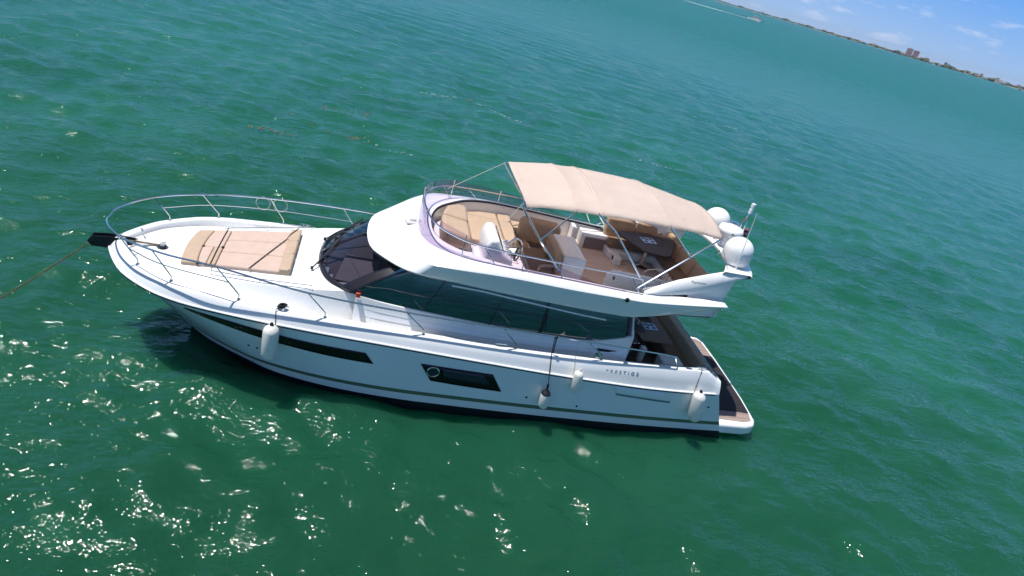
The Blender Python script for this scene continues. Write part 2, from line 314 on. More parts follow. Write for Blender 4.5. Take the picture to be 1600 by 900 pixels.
def hull_row(z=None, frac=None):
    zz = np.full(NU, z) if z is not None else RZ+(0.55-RZ)*frac
    t = (RZ-zz)/RZ
    p = RC+(WC-RC)*t[:, None]
    u = np.linspace(0, 1, NU); tt = np.clip(t, 0, 1)
    p[:, 1] += .10*np.sin(np.pi*tt)*np.clip(1-u*2.6, 0, 1)*np.clip(u*12, 0, 1)
    return np.column_stack([p, zz])
def hull_y(x, z):
    r = hull_row(z=z); return float(np.interp(x, r[:, 0], r[:, 1]))
tan = np.gradient(RC, axis=0); tan /= np.linalg.norm(tan, axis=1)[:, None]
nrm = np.stack([-tan[:, 1], tan[:, 0]], 1)                        # towards the inside
nrm[0] = (1, 0)
def inset(d, z):
    p = RC+nrm*d; p[:, 1] = np.minimum(p[:, 1], 0)
    return np.column_stack([p, z])
ZG = np.array([zg(x) for x in RC[:, 0]])
def zdeck_x(x): return zg(x)-np.interp(x, [0, 1.5, 4.5], [.10, .16, .26])
ZD = np.array([zdeck_x(x) for x in RC[:, 0]])
hb = B()
gun = B()
for s in (-1, 1):
    rows = [hull_row(frac=f) for f in (0, .15, .3, .45, .6, .75, .9)]+[hull_row(z=.52), hull_row(z=.42), hull_row(z=.23), hull_row(z=0)]
    bt = hull_row(z=0).copy(); bt[:, 1] *= .82; bt[:, 2] = -.6; bt[:, 0] += .5*np.clip(1-np.linspace(0, 1, NU)*3, 0, 1); rows.append(bt)
    hb.grid(side(rows, s), [0]*7+[1, 2, 3, 3])
    g0 = hull_row(frac=0)
    g1 = inset(.012, RZ+.03); g1b = inset(.05, RZ+(ZG-RZ)*.45); g2 = inset(.10, RZ+(ZG-RZ)*.8); g3 = inset(.15, ZG-.015); g3b = inset(.20, ZG); g4 = inset(.27, ZG-.01); g5 = inset(.30, ZG-.04); g6 = inset(.32, np.where(RC[:, 0] > 11.0, 1.0, ZD-.02))
    gun.grid(side([g0, g1, g1b, g2, g3, g3b, g4, g5, g6], s))
# transom panel between the aft ends of the sides
def endcol(rows, k=-1): return np.array([r[k] for r in rows])
rows = [hull_row(frac=f) for f in (0, .3, .6, .9)]+[hull_row(z=.58), hull_row(z=.33), hull_row(z=-.0)]
tp = endcol(rows); tg = np.array([inset(.15, ZG)[-1], inset(.10, RZ+(ZG-RZ)*.8)[-1]]); tp = np.vstack([tg, tp])
ts = tp.copy(); ts[:, 1] *= -1
hb.grid([tp+(ts-tp)*k for k in np.linspace(0, 1, 9)])
hull = P(hb, 'hull', ['hull', 'grey', 'boot', 'anti'])
P(gun, 'gunwale', 'gel')
# rub rail: bright strip with a dark line under it
for s in (-1, 1):
    b = B(); r = hull_row(frac=0)
    b.tube(side([r+np.array([0, 0, .012])], s)[0][::2], .022, 6, 0)
    r2_ = r+np.array([0, 0, -.025]); r2_[:, 1] -= .004; b.tube(side([r2_], s)[0][::2], .011, 6, 1)
    P(b, 'rub_rail', ['gel', 'dkframe'])
# --- deck and cabin
ys = key([(.3, .0), (.9, .25), (1.2, .72), (1.6, .98), (2.5, 1.2), (3.5, 1.36), (4.3, 1.5), (4.85, 1.58), (5.5, 1.6), (6.3, 1.62), (7.5, 1.63), (9.15, 1.64), (11.05, 1.64)])
zs = key([(.3, 1.9), (.9, 1.9), (1.2, 1.91), (1.6, 1.95), (2.5, 2.05), (3.5, 2.15), (4.3, 2.27), (4.85, 2.33), (5.5, 2.24), (6.3, 2.17), (7.5, 2.08), (9.15, 1.99), (10.2, 2.03), (10.85, 2.2), (11.05, 2.26)])
D6 = inset(.31, ZD)
def deck_edge(x, s):
    d = side([D6], s)[0]; i = np.argsort(d[:, 0]); return float(np.interp(x, d[i, 0], d[i, 1])), float(zdeck_x(x))
xs = np.concatenate([np.linspace(.31, 1.6, 26), np.linspace(1.7, 4.95, 34)])
rows = []
for x in xs:
    row = []
    for s in (-1, 1):
        y0, z0 = deck_edge(x, s); y0a = abs(y0); yy = min(ys(x), y0a*.8); yf = min(yy+.16, y0a*.93); zt = max(zs(x), z0)
        h = [(x, s*y0a, z0-.0), (x, s*(y0a*.5+yf*.5), z0), (x, s*yf, z0+.004), (x, s*(yy*.45+yf*.55), z0+(zt-z0)*.35), (x, s*(yy*.8+yf*.2), z0+(zt-z0)*.8), (x, s*yy, zt), (x, s*yy*.94, zt+.02), (x, s*yy*.8, zt+.034), (x, s*yy*.6, zt+.045), (x, s*yy*.4, zt+.050), (x, s*yy*.2, zt+.053)]
        row.append(h)
    rows.append(row[0]+[(x, 0, max(zs(x), deck_edge(x, -1)[1])+.055)]+row[1][::-1])
fd = B().grid(rows)
def under_glass(f):
    cx = sum(fd.v[i][0] for i in f)/len(f); cy = abs(sum(fd.v[i][1] for i in f)/len(f))
    return cy < np.interp(cx, [4.18, 4.25, 4.5, 4.92], [-.1, .60, 1.12, 1.46])
keep = [k for k, f in enumerate(fd.f) if not under_glass(f)]
fd.f = [fd.f[k] for k in keep]; fd.m = [fd.m[k] for k in keep]          # the deck stops at the foot of the windshield
P(fd, 'foredeck', 'gel')
xs2 = np.linspace(4.95, 11.0, 60)
for s in (-1, 1):
    rows = []
    for x in xs2:
        y0, z0 = deck_edge(x, s); y0a = abs(y0); yy = ys(x)
        rows.append([(x, s*y0a, z0), (x, s*(yy+.14), z0), (x, s*(yy+.09), z0+.05), (x, s*(yy+.02), zs(x)-.08), (x, s*yy, zs(x)), (x, s*(yy-.06), zs(x)+.012)])
    b = B().grid(rows)
    b.slab([(11.0, s*1.02, 1.0), (11.0, s*1.7, 1.0), (11.0, s*1.66, 2.25), (11.0, s*1.02, 2.9)], (.04, 0, 0))
    P(b, 'cabin_side', 'gel')
    for fz in (.38, .70):
        q = B(); pts = []
        for x in xs2[2:-2:2]:
            y0, z0 = deck_edge(x, s); yy = ys(x); za, zb_ = z0+.05, zs(x)-.08; ya, yb = yy+.09, yy+.02
            pts.append((x, s*(ya+(yb-ya)*fz+.001), za+(zb_-za)*fz))
        q.tube(pts, .0028, 5); P(q, 'panel_joint', 'joint')
    # --- side glass
    n = 40; bot = []; top = []
    for k in range(n+1):
        f = k/n; xb = 4.84+(10.86-4.84)*f; xt = 5.9+(10.72-5.9)*f
        bot.append((xb, s*(ys(xb)-.025), zs(xb)+.008))
        zt = float(np.interp(xt, [5.9, 6.74, 8.1, 9.6, 10.72], [3.12, 3.08, 3.0, 2.93, 2.90]))
        top.append((xt, s*(ys(xb)-.025-.15*(zt-zs(xb))), zt))
    gb = B(); bot = np.array(bot); top = np.array(top)
    gb.grid([bot+(top-bot)*t+np.outer(np.clip((top-bot)[:, 2], .05, 1)*.04*math.sin(math.pi*t), [0, s, 0]) for t in np.linspace(0, 1, 7)])
    sw = P(gb, 'side_window', 'win')
    mu = B()
    for fb_, ft_, wd in ((.245, .175, .011), (.485, .435, .011), (.675, .63, .034), (.86, .86, .0)):
        if not wd: continue
        xb = 4.84+6.02*fb_; xt = 5.9+4.82*ft_; i = fb_*n; j = ft_*n
        pb = np.array([np.interp(i, range(n+1), bot[:, q]) for q in range(3)]); pt = np.array([np.interp(j, range(n+1), top[:, q]) for q in range(3)])
        pts = [pb+(pt-pb)*t+np.array([0, s*(.03*math.sin(math.pi*t)+.006), 0]) for t in np.linspace(0, .97, 7)]
        mu.grid([[p-np.array([wd, 0, 0]) for p in pts], [p+np.array([wd, 0, 0]) for p in pts]])
    E(mu, 'mullion', 'dkframe', sw, solid=.012)
    tr = B(); tr.tube([(x, s*1.86, z) for x, z in ((6.75, 3.0), (7.4, 2.97), (8.1, 2.90), (9.0, 2.81), (9.6, 2.755), (10.15, 2.72))], .017, 6)
    P(tr, 'trim_strip', 'gel')
# windshield
WBk = [(4.86, -1.585, 2.35), (4.42, -1.2, 2.33), (4.19, -.68, 2.325), (4.12, 0, 2.33), (4.19, .68, 2.325), (4.42, 1.2, 2.33), (4.86, 1.585, 2.35)]
WTk = [(6.0, -1.5, 3.02), (5.42, -1.08, 3.03), (5.2, -.6, 3.03), (5.13, 0, 3.03), (5.2, .6, 3.03), (5.42, 1.08, 3.03), (6.0, 1.5, 3.02)]
nW = 60; WB = spl(WBk, nW+1); WT = spl(WTk, nW+1)
def wrow(t, bulge=.05): return WB+(WT-WB)*t+np.outer(np.ones(nW+1), [0, 0, 1])*bulge*math.sin(math.pi*t)
wsg = P(B().grid([wrow(t) for t in np.linspace(0, 1, 9)]), 'windshield', 'ws')
fb = B()
def wpt(i, t): return wrow(t)[i]+np.array([-.004, 0, .008])
fb.grid([[wpt(i, t) for i in range(nW+1)] for t in (-.012, .03, .07)])                       # lower border
for i0, i1 in ((0, 5), (29, 31), (55, 60)):
    fb.grid([[wpt(i, t)+np.array([-.003, 0, .004]) for i in range(i0, i1+1)] for t in np.linspace(.0, 1, 9)])
fb.grid([[wpt(i, t)+np.array([-.002, 0, .003]) for i in range(nW+1)] for t in (.90, .96, 1.0)])
P(fb, 'windshield_frame', 'dkframe', wsg, solid=.012)
# wipers
def wiper(base, mid, tip0, tip1):
    b = B(); b.tube([base, mid], .014, 6); b.tube([tip0, tip1], .022, 6); b.lathe(base, [(.03, -.03), (.03, .03)], 10)
    P(b, 'wiper', 'black')
a_ = lambda i, t, d=.05: tuple(wrow(t)[i]+np.array([-.02, 0, d]))
wiper(a_(40, .0), a_(40, .45), a_(36, .16), a_(46, .62)); wiper((4.02, -.75, 2.34), a_(24, .12), a_(21, -.03), a_(33, .42))
# inside behind the windshield
b = B(); b.grid([[(x, y*.92, z) for x, y, z in wrow(0)-np.array([0, 0, .05])], [(5.25, y, 2.2) for y in np.linspace(-1.42, 1.42, nW+1)]]); P(b, 'dashboard', 'dash')
b = B(); b.box((4.95, -.55, 2.3), (.75, 1.2, .10), R(-8)); b.tube([(4.75, -.1, 2.37), (5.05, -1.05, 2.37)], .008, 5); P(b, 'dash_cover', 'cover', bevel=.03)
b = B(); b.box((8.0, 0, 1.0), (6, 2.9, .06)); b.box((5.9, 0, 1.55), (.05, 2.9, 1.1)); b.box((10.95, 0, 1.9), (.05, 2.0, 2.0)); P(b, 'saloon_interior', 'dark')
b = B(); b.box((5.55, -.75, 2.25), (.5, .6, .16)); b.box((5.85, -.75, 2.5), (.14, .6, .6)); P(b, 'inside_helm_seat', 'dark', bevel=.04)

# --- flybridge moulding
half = dict(
    LE=[(5.03, 0, 3.01), (5.10, .68, 3.01), (5.34, 1.12, 3.03), (5.9, 1.70, 3.08), (6.65, 1.82, 3.07), (8, 1.85, 2.98), (9.43, 1.85, 2.90), (10.3, 1.85, 2.87), (10.75, 1.85, 2.88), (11.8, 1.80, 3.10), (12.86, 1.66, 3.33)],
    L2=[(5.02, 0, 3.05), (5.09, .7, 3.05), (5.33, 1.15, 3.07), (5.88, 1.73, 3.12), (6.63, 1.86, 3.13), (8, 1.90, 3.08), (9.43, 1.90, 3.04), (10.3, 1.90, 3.02), (10.75, 1.90, 3.03), (11.8, 1.85, 3.18), (12.88, 1.68, 3.345)],
    CR=[(5.30, 0, 3.16), (5.37, .70, 3.18), (5.62, 1.2, 3.24), (6.08, 1.70, 3.34), (6.57, 1.92, 3.40), (7.87, 1.95, 3.41), (9.25, 1.95, 3.35), (10.3, 1.95, 3.33), (10.9, 1.94, 3.32), (11.9, 1.88, 3.37), (12.9, 1.69, 3.37)],
    C2=[(5.42, 0, 3.21), (5.49, .70, 3.23), (5.74, 1.17, 3.29), (6.17, 1.64, 3.40), (6.65, 1.885, 3.455), (7.87, 1.915, 3.46), (9.25, 1.915, 3.40), (10.3, 1.915, 3.375), (10.9, 1.905, 3.36), (11.9, 1.85, 3.40), (12.89, 1.66, 3.385)],
    SB=[(6.05, 0, 3.40), (6.09, .55, 3.41), (6.28, 1.05, 3.44), (6.64, 1.42, 3.49), (7.1, 1.68, 3.54), (7.9, 1.80, 3.53), (9.1, 1.80, 3.48), (10.2, 1.80, 3.42), (10.9, 1.79, 3.39), (11.9, 1.74, 3.43), (12.87, 1.58, 3.40)],
    TI=[(6.33, 0, 3.46), (6.37, .5, 3.47), (6.55, .95, 3.50), (6.9, 1.30, 3.53), (7.3, 1.55, 3.56), (8.0, 1.72, 3.55), (9.15, 1.73, 3.50), (10.2, 1.73, 3.44), (10.9, 1.72, 3.41), (11.9, 1.67, 3.45), (12.86, 1.52, 3.41)])
def ring(name, n=90):
    h = half[name]; p = [(x, -y, z) for x, y, z in h[::-1]]+h[1:]
    return spl(p, n)
rg = {k: ring(k) for k in half}
inn = rg['TI'].copy(); ctr = np.array([9.5, 0]); inn2 = inn.copy(); inn2[:, 1] *= .965; inn2[:, 0] += np.clip(8-inn2[:, 0], 0, 2)*.02; inn2[:, 2] = 2.97
und = rg['LE'].copy(); und[:, 1] *= .80; und[:, 0] += np.clip(6.2-und[:, 0], 0, 2)*.25; und[:, 2] += .04
shell = B().grid([und, rg['LE'], rg['L2'], rg['CR'], rg['C2'], rg['SB'], rg['TI'], inn2])
fly = P(shell, 'flybridge', 'gel')
b = B(); b.grid([[(x, y, 2.94) for y in np.linspace(-h, h, 7)] for x, h in ((5.35, .5), (5.6, 1.0), (6.2, 1.4), (7, 1.6), (9, 1.62), (11, 1.62), (12.0, 1.6), (12.75, 1.5))]); P(b, 'overhang_ceiling', 'gel_in', fly)
b = B(); b.grid([[(x, y, 2.98) for y in np.linspace(-h, h, 7)] for x, h in ((6.4, .6), (6.8, 1.15), (7.3, 1.45), (8, 1.62), (10, 1.66), (11.8, 1.62), (12.72, 1.5))]); P(b, 'flybridge_floor', 'teak', fly)
b = B(); b.grid([[(12.72, y, 2.94) for y in np.linspace(-1.55, 1.55, 7)], [(12.88, y, 3.36) for y in np.linspace(-1.6, 1.6, 7)], [(12.80, y, 3.42) for y in np.linspace(-1.55, 1.55, 7)], [(12.62, y, 3.40) for y in np.linspace(-1.5, 1.5, 7)]]); P(b, 'aft_coaming', 'gel', fly)
# black seal along the inside edge of the coaming
p = rg['TI'].copy(); p[:, 2] -= .035; p[:, 1] *= .985; p[:, 0] += .015
P(B().tube(p[20:84], .022, 6), 'black_trim', 'dkframe', fly)
# hood marker light and a horn
b = B(); b.box((5.92, .10, 3.44), (.16, .22, .10), R(12)); b.box((5.90, .10, 3.395), (.24, .30, .05), R(12)); P(b, 'searchlight', 'gel_in', bevel=.03)
b = B(); b.lathe((10.38, -1.955, 3.33), [(.035, .03), (.055, -.02), (.062, -.04), (.05, -.05)], 18, 0, 'Y'); b.lathe((10.38, -1.975, 3.33), [(.04, -.03), (.04, -.04)], 14, 1, 'Y'); P(b, 'chrome_light', ['steel', 'dkframe'])
# violet wind deflector
sb = rg['SB']; i0, i1 = 14, len(sb)-15
t0 = []
for p_ in sb[i0:i1+1]:
    u = np.clip((9.9-p_[0])/1.6, .12, 1); hgt = float(np.interp(p_[0], [6.05, 6.6, 7.2, 8.5, 9.9], [.62, .53, .37, .29, .05]))
    lean = .02*u; t0.append((p_[0]+lean*np.clip((7.6-p_[0])/1.0, 0, 1), p_[1]*(1-.03*u), p_[2]+hgt))
t0 = np.array(t0); s0 = sb[i0:i1+1]
vd = P(B().grid([s0+(t0-s0)*k for k in np.linspace(.0, 1, 5)]), 'wind_deflector', 'violet')
for side_ in (0,):
    b = B()
    for i in (20, 27, 34, 41, 48, 55, 62, 69)[1:-1]:
        k = i-i0
        if 0 <= k < len(s0): b.tube([s0[k], t0[k]], .010, 5)
    E(b, 'screen_post', 'steel', vd)
# fly rail
rk = [(10.70, -1.74, 3.74), (9.87, -1.75, 3.79), (8.6, -1.75, 3.82), (7.2, -1.70, 3.88), (6.62, -1.45, 3.90), (6.25, -.9, 3.90), (6.12, 0, 3.89), (6.22, .85, 3.86), (6.55, 1.38, 3.83), (7.1, 1.60, 3.81), (8.4, 1.68, 3.78), (9.6, 1.68, 3.76), (10.7, 1.70, 3.72)]
rp = spl(rk, 90); b = B(); b.tube(rp, .017, 8)
rail = P(b, 'flybridge_handrail', 'steel')
b = B()
for x, s in ((7.3, -1), (8.75, -1), (10.5, -1), (7.2, 1), (8.9, 1), (10.3, 1), (6.6, 1)):
    c = rp[rp[:, 1]*s > .3]; q = c[np.argmin(abs(c[:, 0]-x))]; sbp = rg['SB'][rg['SB'][:, 1]*s > .3]; e = sbp[np.argmin(abs(sbp[:, 0]-x-.25))]
    b.tube([tuple(q), (e[0], e[1]*.985, e[2]-.02)], .012, 6)
E(b, 'rail_post', 'steel', rail)
# --- bow rail
def bowrail(s):
    """pulpit and side rail, on the gunwale cap"""
    dz = .0 if s < 0 else -.13
    top = spl([(.03, 0, 2.46), (.05, -.28, 2.49), (.30, -.80, 2.58+dz*.4), (.75, -1.28, 2.64+dz), (1.5, -1.70, 2.70+dz), (2.45, -1.92, 2.71+dz), (4.05, -2.04, 2.50+dz*.6), (5.95, -2.07, 2.38+dz*.3), (7.95, -2.09, 2.32), (9.9, -2.09, 2.26), (11.75, -2.05, 2.16), (12.0, -2.05, 2.08), (12.12, -2.05, 1.85)] if s < 0 else
              [(.03, 0, 2.46), (.05, -.28, 2.49), (.30, -.80, 2.50), (.75, -1.28, 2.50), (1.5, -1.62, 2.53), (2.45, -1.80, 2.58), (4.05, -1.95, 2.60), (5.95, -2.02, 2.56), (7.95, -2.06, 2.45), (9.9, -2.07, 2.34), (11.75, -2.05, 2.16), (12.0, -2.05, 2.08), (12.12, -2.05, 1.85)], 120)
    T = top.copy(); T[:, 1] *= -s if s > 0 else 1
    if s > 0: T[:, 1] = -top[:, 1]
    b = B(); b.tube(T, .019, 8); o = P(b, 'bow_rail', 'steel')
    m = B(); pk = B()
    base_x = [.85, 1.55, 2.8, 4.45, 6.33, 8.36, 10.33] if s < 0 else [.85, 1.7, 3.1, 4.8, 6.6, 8.5, 10.3]
    lean = [-.30, -.32, -.34, -.40, -.40, -.42, -.42]
    cap = side([inset(.20, ZG)], s)[0]; mids = []
    for x, ln in zip(base_x, lean):
        i = np.argmin(abs(cap[:, 0]-x)+(cap[:, 1]*0)); bs = cap[i]; j = np.argmin(abs(T[:, 0]-(x+ln)) + 0*T[:, 1]); tp_ = T[j]
        kn = bs+np.array([0, 0, .10]); pk = B(); pk.tube([bs-np.array([0, 0, .01]), kn, tp_], .013, 6); pk.lathe(bs, [(.035, 0), (.032, .015), (.015, .02)], 10); P(pk, 'stanchion', 'steel', o)
        mids.append(kn+(tp_-kn)*.45)
    mm = spl(mids[:(3 if s < 0 else 4)], 40); m.tube(mm, .010, 6); P(m, 'mid_rail', 'steel', o)
    if s > 0: m2 = B(); m2.tube(spl(mids[3:5], 12), .005, 5); P(m2, 'lifeline', 'steel', o)
bowrail(-1); bowrail(1)
# trunk grab rails
b = B()
pts = spl([(2.15, -1.06, 2.12), (3.0, -1.24, 2.19), (3.6, -1.34, 2.25), (4.1, -1.46, 2.33)], 30); b.tube(pts, .012, 6)
for i in (0, 14, 29): b.tube([pts[i], pts[i]-np.array([0, 0, .09])], .012, 6)
pts = spl([(2.0, .92, 2.10), (3.0, 1.14, 2.20), (3.8, 1.3, 2.27)], 30); b.tube(pts, .012, 6)
for i in (0, 14, 29): b.tube([pts[i], pts[i]-np.array([0, 0, .09])], .012, 6)
E(b, 'deck_handrail', 'steel')
# --- windlass, anchor roller
b = B(); b.lathe((1.02, -.12, 1.94), [(.11, 0), (.11, .03), (.06, .04)], 20); b.lathe((1.02, -.12, 1.98), [(.055, 0), (.045, .05), (.05, .10), (.065, .11), (.055, .14), (.02, .145)], 18, 1); b.lathe((1.02, -.12, 1.965), [(.075, 0), (.075, .05)], 18, 2); P(b, 'windlass', ['steel', 'gel_in', 'black'], smooth=50)
b = B()
for yo in (-.075, .075):
    b.slab([(.55, yo-.09, 2.02), (.05, yo-.09, 2.06), (-.28, yo-.09, 2.02), (-.36, yo-.09, 1.90), (-.28, yo-.09, 1.80), (.0, yo-.09, 1.80), (.3, yo-.09, 1.90)], (0, .015, 0))
b.box((.1, -.09, 1.93), (.7, .14, .02)); b.lathe((-.26, -.155, 1.90), [(.05, 0), (.03, .065), (.05, .13)], 12, 0, 'Y')
P(b, 'anchor_roller', 'dkframe')
b = B(); b.tube([(.95, -.10, 2.0), (.5, -.09, 2.0), (0, -.09, 1.98)], .02, 6); P(b, 'deck_chain', 'chain')
def cleat(c, L, rz):
    b = B()
    d = Vector((math.cos(rz), math.sin(rz), 0)); c = Vector(c)
    b.tube([c-d*L/2+Vector((0, 0, .05)), c-d*L*.2+Vector((0, 0, .06)), c+d*L*.2+Vector((0, 0, .06)), c+d*L/2+Vector((0, 0, .05))], [.008, .014, .014, .008], 8)
    for k in (-.16, .16): b.tube([c+d*L*k, c+d*L*k+Vector((0, 0, .055))], .012, 6)
    P(b, 'mooring_cleat', 'steel')
def capz(x, s=-1):
    cp = side([inset(.20, ZG)], s)[0]; i = np.argmin(abs(cp[:, 0]-x)); return cp[i]
for x in (3.66, 8.0, 12.75): b2 = capz(x); cleat(b2, .26, R(2))
for x in (3.66, 8.0, 12.6): b2 = capz(x, 1); cleat(b2, .26, R(-2))
for yy in (-.5, .3): cleat((.42+abs(yy)*.3, yy, 2.03), .2, R(60 if yy < 0 else -60))
b = B(); c = capz(3.66)
for k in range(5): b.tube([c+np.array([.07*math.cos(t)+(.01*k-.02), .05*math.sin(t), .045+.012*k]) for t in np.linspace(0, 6.28, 14)], .012, 5)
P(b, 'cleat_rope', 'rope')
b = B(); c = capz(10.15); b.lathe(tuple(c+np.array([0, .06, .06])), [(.055, -.04), (.06, 0), (.04, .05)], 14, 0, 'Y'); b.box((c[0]+.35, c[1]+.36, c[2]+.02), (.5, .03, .06), R(1), 1); P(b, 'fairlead', ['steel', 'dkframe'])
b = B()
for x in (11.85, 12.45, 13.0): c = capz(x); b.box((c[0], c[1], c[2]+.004), (.16 if x > 12 else .3, .05, .014), 0)
E(b, 'deck_fitting', 'steel', bevel=.005)
# --- hull windows
def hullpatch(name, bot, top, s, m, off=.010, parent=None, n=36, rows=5):
    bx = spl([(p[0], 0, p[1]) for p in bot], n); tx = spl([(p[0], 0, p[1]) for p in top], n); g = []
    for k in np.linspace(0, 1, rows):
        row = []
        for a, c in zip(bx, tx):
            q = a+(c-a)*k; y = -hull_y(q[0], q[2])+off; row.append((q[0], y*s, q[2]))
        g.append(row)
    return P(B().grid(g), name, m, parent, solid=.008)
for s in (-1, 1):
    o = hullpatch('hull_window', [(1.84, 1.62), (2.37, 1.47), (3.2, 1.30), (4.43, 1.165), (5.50, 1.115)], [(1.86, 1.66), (2.48, 1.605), (3.2, 1.525), (4.15, 1.43), (5.31, 1.375)], s, 'hwin')
    o = hullpatch('hull_window', [(6.71, .87), (7.4, .83), (8.26, .80)], [(6.43, 1.29), (7.2, 1.265), (7.97, 1.24)], s, 'hwin')
    hullpatch('window_pane', [(6.98, .99), (7.4, .97), (7.98, .935)], [(6.9, 1.22), (7.3, 1.205), (7.78, 1.185)], s, 'pane', .016, o)
    yq = -hull_y(6.72, 1.12)+.022
    b = B(); b.tube([(6.72+.125*math.cos(t), s*(yq+.004), 1.12+.115*math.sin(t)) for t in np.linspace(0, 2*math.pi, 33)], .013, 6, caps=False); P(b, 'porthole_rim', 'steel', o)
    b = B(); b.lathe((6.72, s*(yq-.002), 1.12), [(.11, -.003), (.11, .003)], 28, 0, 'Y'); P(b, 'porthole_glass', 'pane', o)
    b = B()
    for x, z in ((3.05, .93), (3.22, .915), (3.4, .90), (3.58, .875), (8.85, .72), (10.05, .62), (13.25, .95)):
        b.lathe((x, s*(-hull_y(x, z)), z), [(.018, .02*-s), (.026, .006*s), (.012, .012*s)], 10, 0, 'Y')
    E(b, 'drain_port', 'dkframe')
    o = hullpatch('vent_recess', [(10.83, 1.10), (11.5, 1.06), (12.2, 1.02)], [(10.69, 1.33), (11.4, 1.29), (12.05, 1.25)], s, 'hull', .006)
    hullpatch('vent_lip_shadow', [(10.83, 1.075), (11.5, 1.035), (12.2, .995)], [(10.83, 1.105), (11.5, 1.065), (12.2, 1.025)], s, 'text', .014, o)  # grey strip paints the shadow along the panel's lower edge
x0 = 10.42; yl = -2.19
lettering('lettering', 'PRESTIGE', .115, (x0, capz(11)[1]-.142, 1.60), Matrix.Rotation(R(-1.0), 3, 'Y') @ Matrix.Rotation(R(75), 3, 'X'), 'text', yacht, .0015, 1.75)
# --- swim platform
b = B()
pl = [(13.4, -2.02), (14.6, -2.0), (14.88, -1.92), (15.0, -1.72), (15.09, -.9), (15.12, 0), (15.14, .9), (15.12, 1.72), (15.0, 1.98), (14.6, 2.05), (13.4, 2.05)]
b.prism(pl, .10, .40); P(b, 'swim_platform', 'gel', bevel=.07, seg=3)
b = B(); b.prism([(13.9, -1.82), (14.6, -1.85), (14.84, -1.78), (14.92, -1.5), (14.3, -1.45), (13.9, -1.5)], .402, .412); b.prism([(14.25, 1.0), (15.02, 1.0), (15.0, 1.72), (14.88, 1.85), (14.2, 1.85)], .402, .412); E(b, 'dry_teak', 'dry')
b = B(); b.prism([(13.75, -1.48), (14.93, -1.48), (14.99, -.9), (15.02, 0), (15.03, .98), (13.75, .98)], .402, .412); P(b, 'wet_teak', 'wet')
b = B(); b.prism([(13.35, -2.0), (13.75, -1.98), (13.75, -1.45), (13.35, -1.45)], .38, .72); b.prism([(13.2, -2.0), (13.5, -1.98), (13.5, -1.5), (13.2, -1.5)], .7, 1.05); E(b, 'stern_steps', 'wet', bevel=.02)
b = B(); b.tube(spl([(13.42, -1.55, 1.5), (13.6, -1.56, 1.2), (13.8, -1.6, .75), (13.88, -1.62, .45)], 14), .012, 6); P(b, 'stern_handrail', 'wrope')
# --- cockpit
b = B(); b.grid([[(x, y, 1.0) for y in (-1.85, 0, 1.85)] for x in (11.0, 13.4)]); P(b, 'cockpit_floor', 'carpet')
b = B(); b.box((11.06, 0, 1.95), (.04, 2.2, 1.9)); P(b, 'saloon_door', 'win'); 
b = B(); b.box((12.95, .18, 1.12), (.62, 2.75, .30)); b.box((12.3, 1.45, 1.12), (1.0, .5, .30)); E(b, 'cockpit_seat', 'brown', bevel=.05, seg=3)
b = B(); b.box((13.23, .15, 1.36), (.15, 2.85, .44), 0, 0, R(8)); b.box((12.5, 1.70, 1.38), (1.5, .14, .46)); E(b, 'cockpit_backrest', 'tan', bevel=.05, seg=3)
b = B(); b.grid([[(13.27, y, 1.0), (13.33, y, 1.53), (13.37, y, 1.56), (13.41, y, 1.52), (13.50, y, 1.2), (13.86, y, .42)] for y in np.linspace(-1.35, 1.95, 9)]); P(b, 'transom_panel', 'gel')
b = B(); b.prism([(11.95, -.45), (12.80, -.45), (12.80, 1.0), (11.85, 1.0)], 1.47, 1.51); tb = P(b, 'cockpit_table', 'brown', bevel=.012)
b = B(); b.lathe((12.3, .1, 1.0), [(.22, 0), (.06, .04), (.05, .46)], 16); P(b, 'table_leg', 'steel', tb)
def cupplate(c, rz, par, z):
    b = B(); b.box((c[0], c[1], z+.004), (.36, .30, .008), rz)
    for dx, dy in ((-.1, -.07), (.09, -.06), (-.02, .05), (.1, .08), (-.11, .08)):
        d = Matrix.Rotation(rz, 3, 'Z') @ Vector((dx, dy, 0)); b.lathe((c[0]+d.x, c[1]+d.y, z+.008), [(.05, 0), (.05, .004)], 16, 1)
    P(b, 'cup_holder_plate', ['blue', 'pane'], par)
cupplate((12.40, .25), R(5), tb, 1.51)
b = B()
b.tube(spl([(11.4, -.55, 2.9), (11.55, -.62, 2.3), (11.5, -.75, 1.9), (11.42, -.8, 1.5)], 16), .02, 6); b.tube(spl([(11.25, -.75, 2.85), (11.35, -.8, 2.2), (11.33, -.9, 1.6)], 12), .02, 6)
E(b, 'stair_handrail', 'wrope')
b = B()
for k in range(6): b.box((11.3+.06*k, .0-.75, 1.15+.3*k), (.28, .5, .04))
E(b, 'flybridge_stairs', 'carpet')
b = B(); b.box((11.9, -.72, 1.28), (.14, .14, .4)); P(b, 'cockpit_locker', 'gel_in', bevel=.02)
b = B(); b.box((12.55, -1.0, 1.2), (.55, .4, .4)); P(b, 'cockpit_step', 'gel_in', bevel=.03)

# --- flybridge furniture
b = B(); b.prism([(7.22, -.35), (8.75, -.2), (8.75, 1.64), (7.7, 1.60), (7.22, 1.45)], 2.98, 3.14); b.prism([(6.45, -.55), (7.25, -.75), (7.25, 1.45), (6.75, 1.05), (6.45, .6)], 2.98, 3.2); P(b, 'lounge_base', 'gel', bevel=.04)
b = B(); b.prism([(7.24, -1.5), (7.6, -1.55), (7.9, -.2), (7.24, -.4)], 2.98, 3.26); P(b, 'helm_pod', 'gel', bevel=.04)
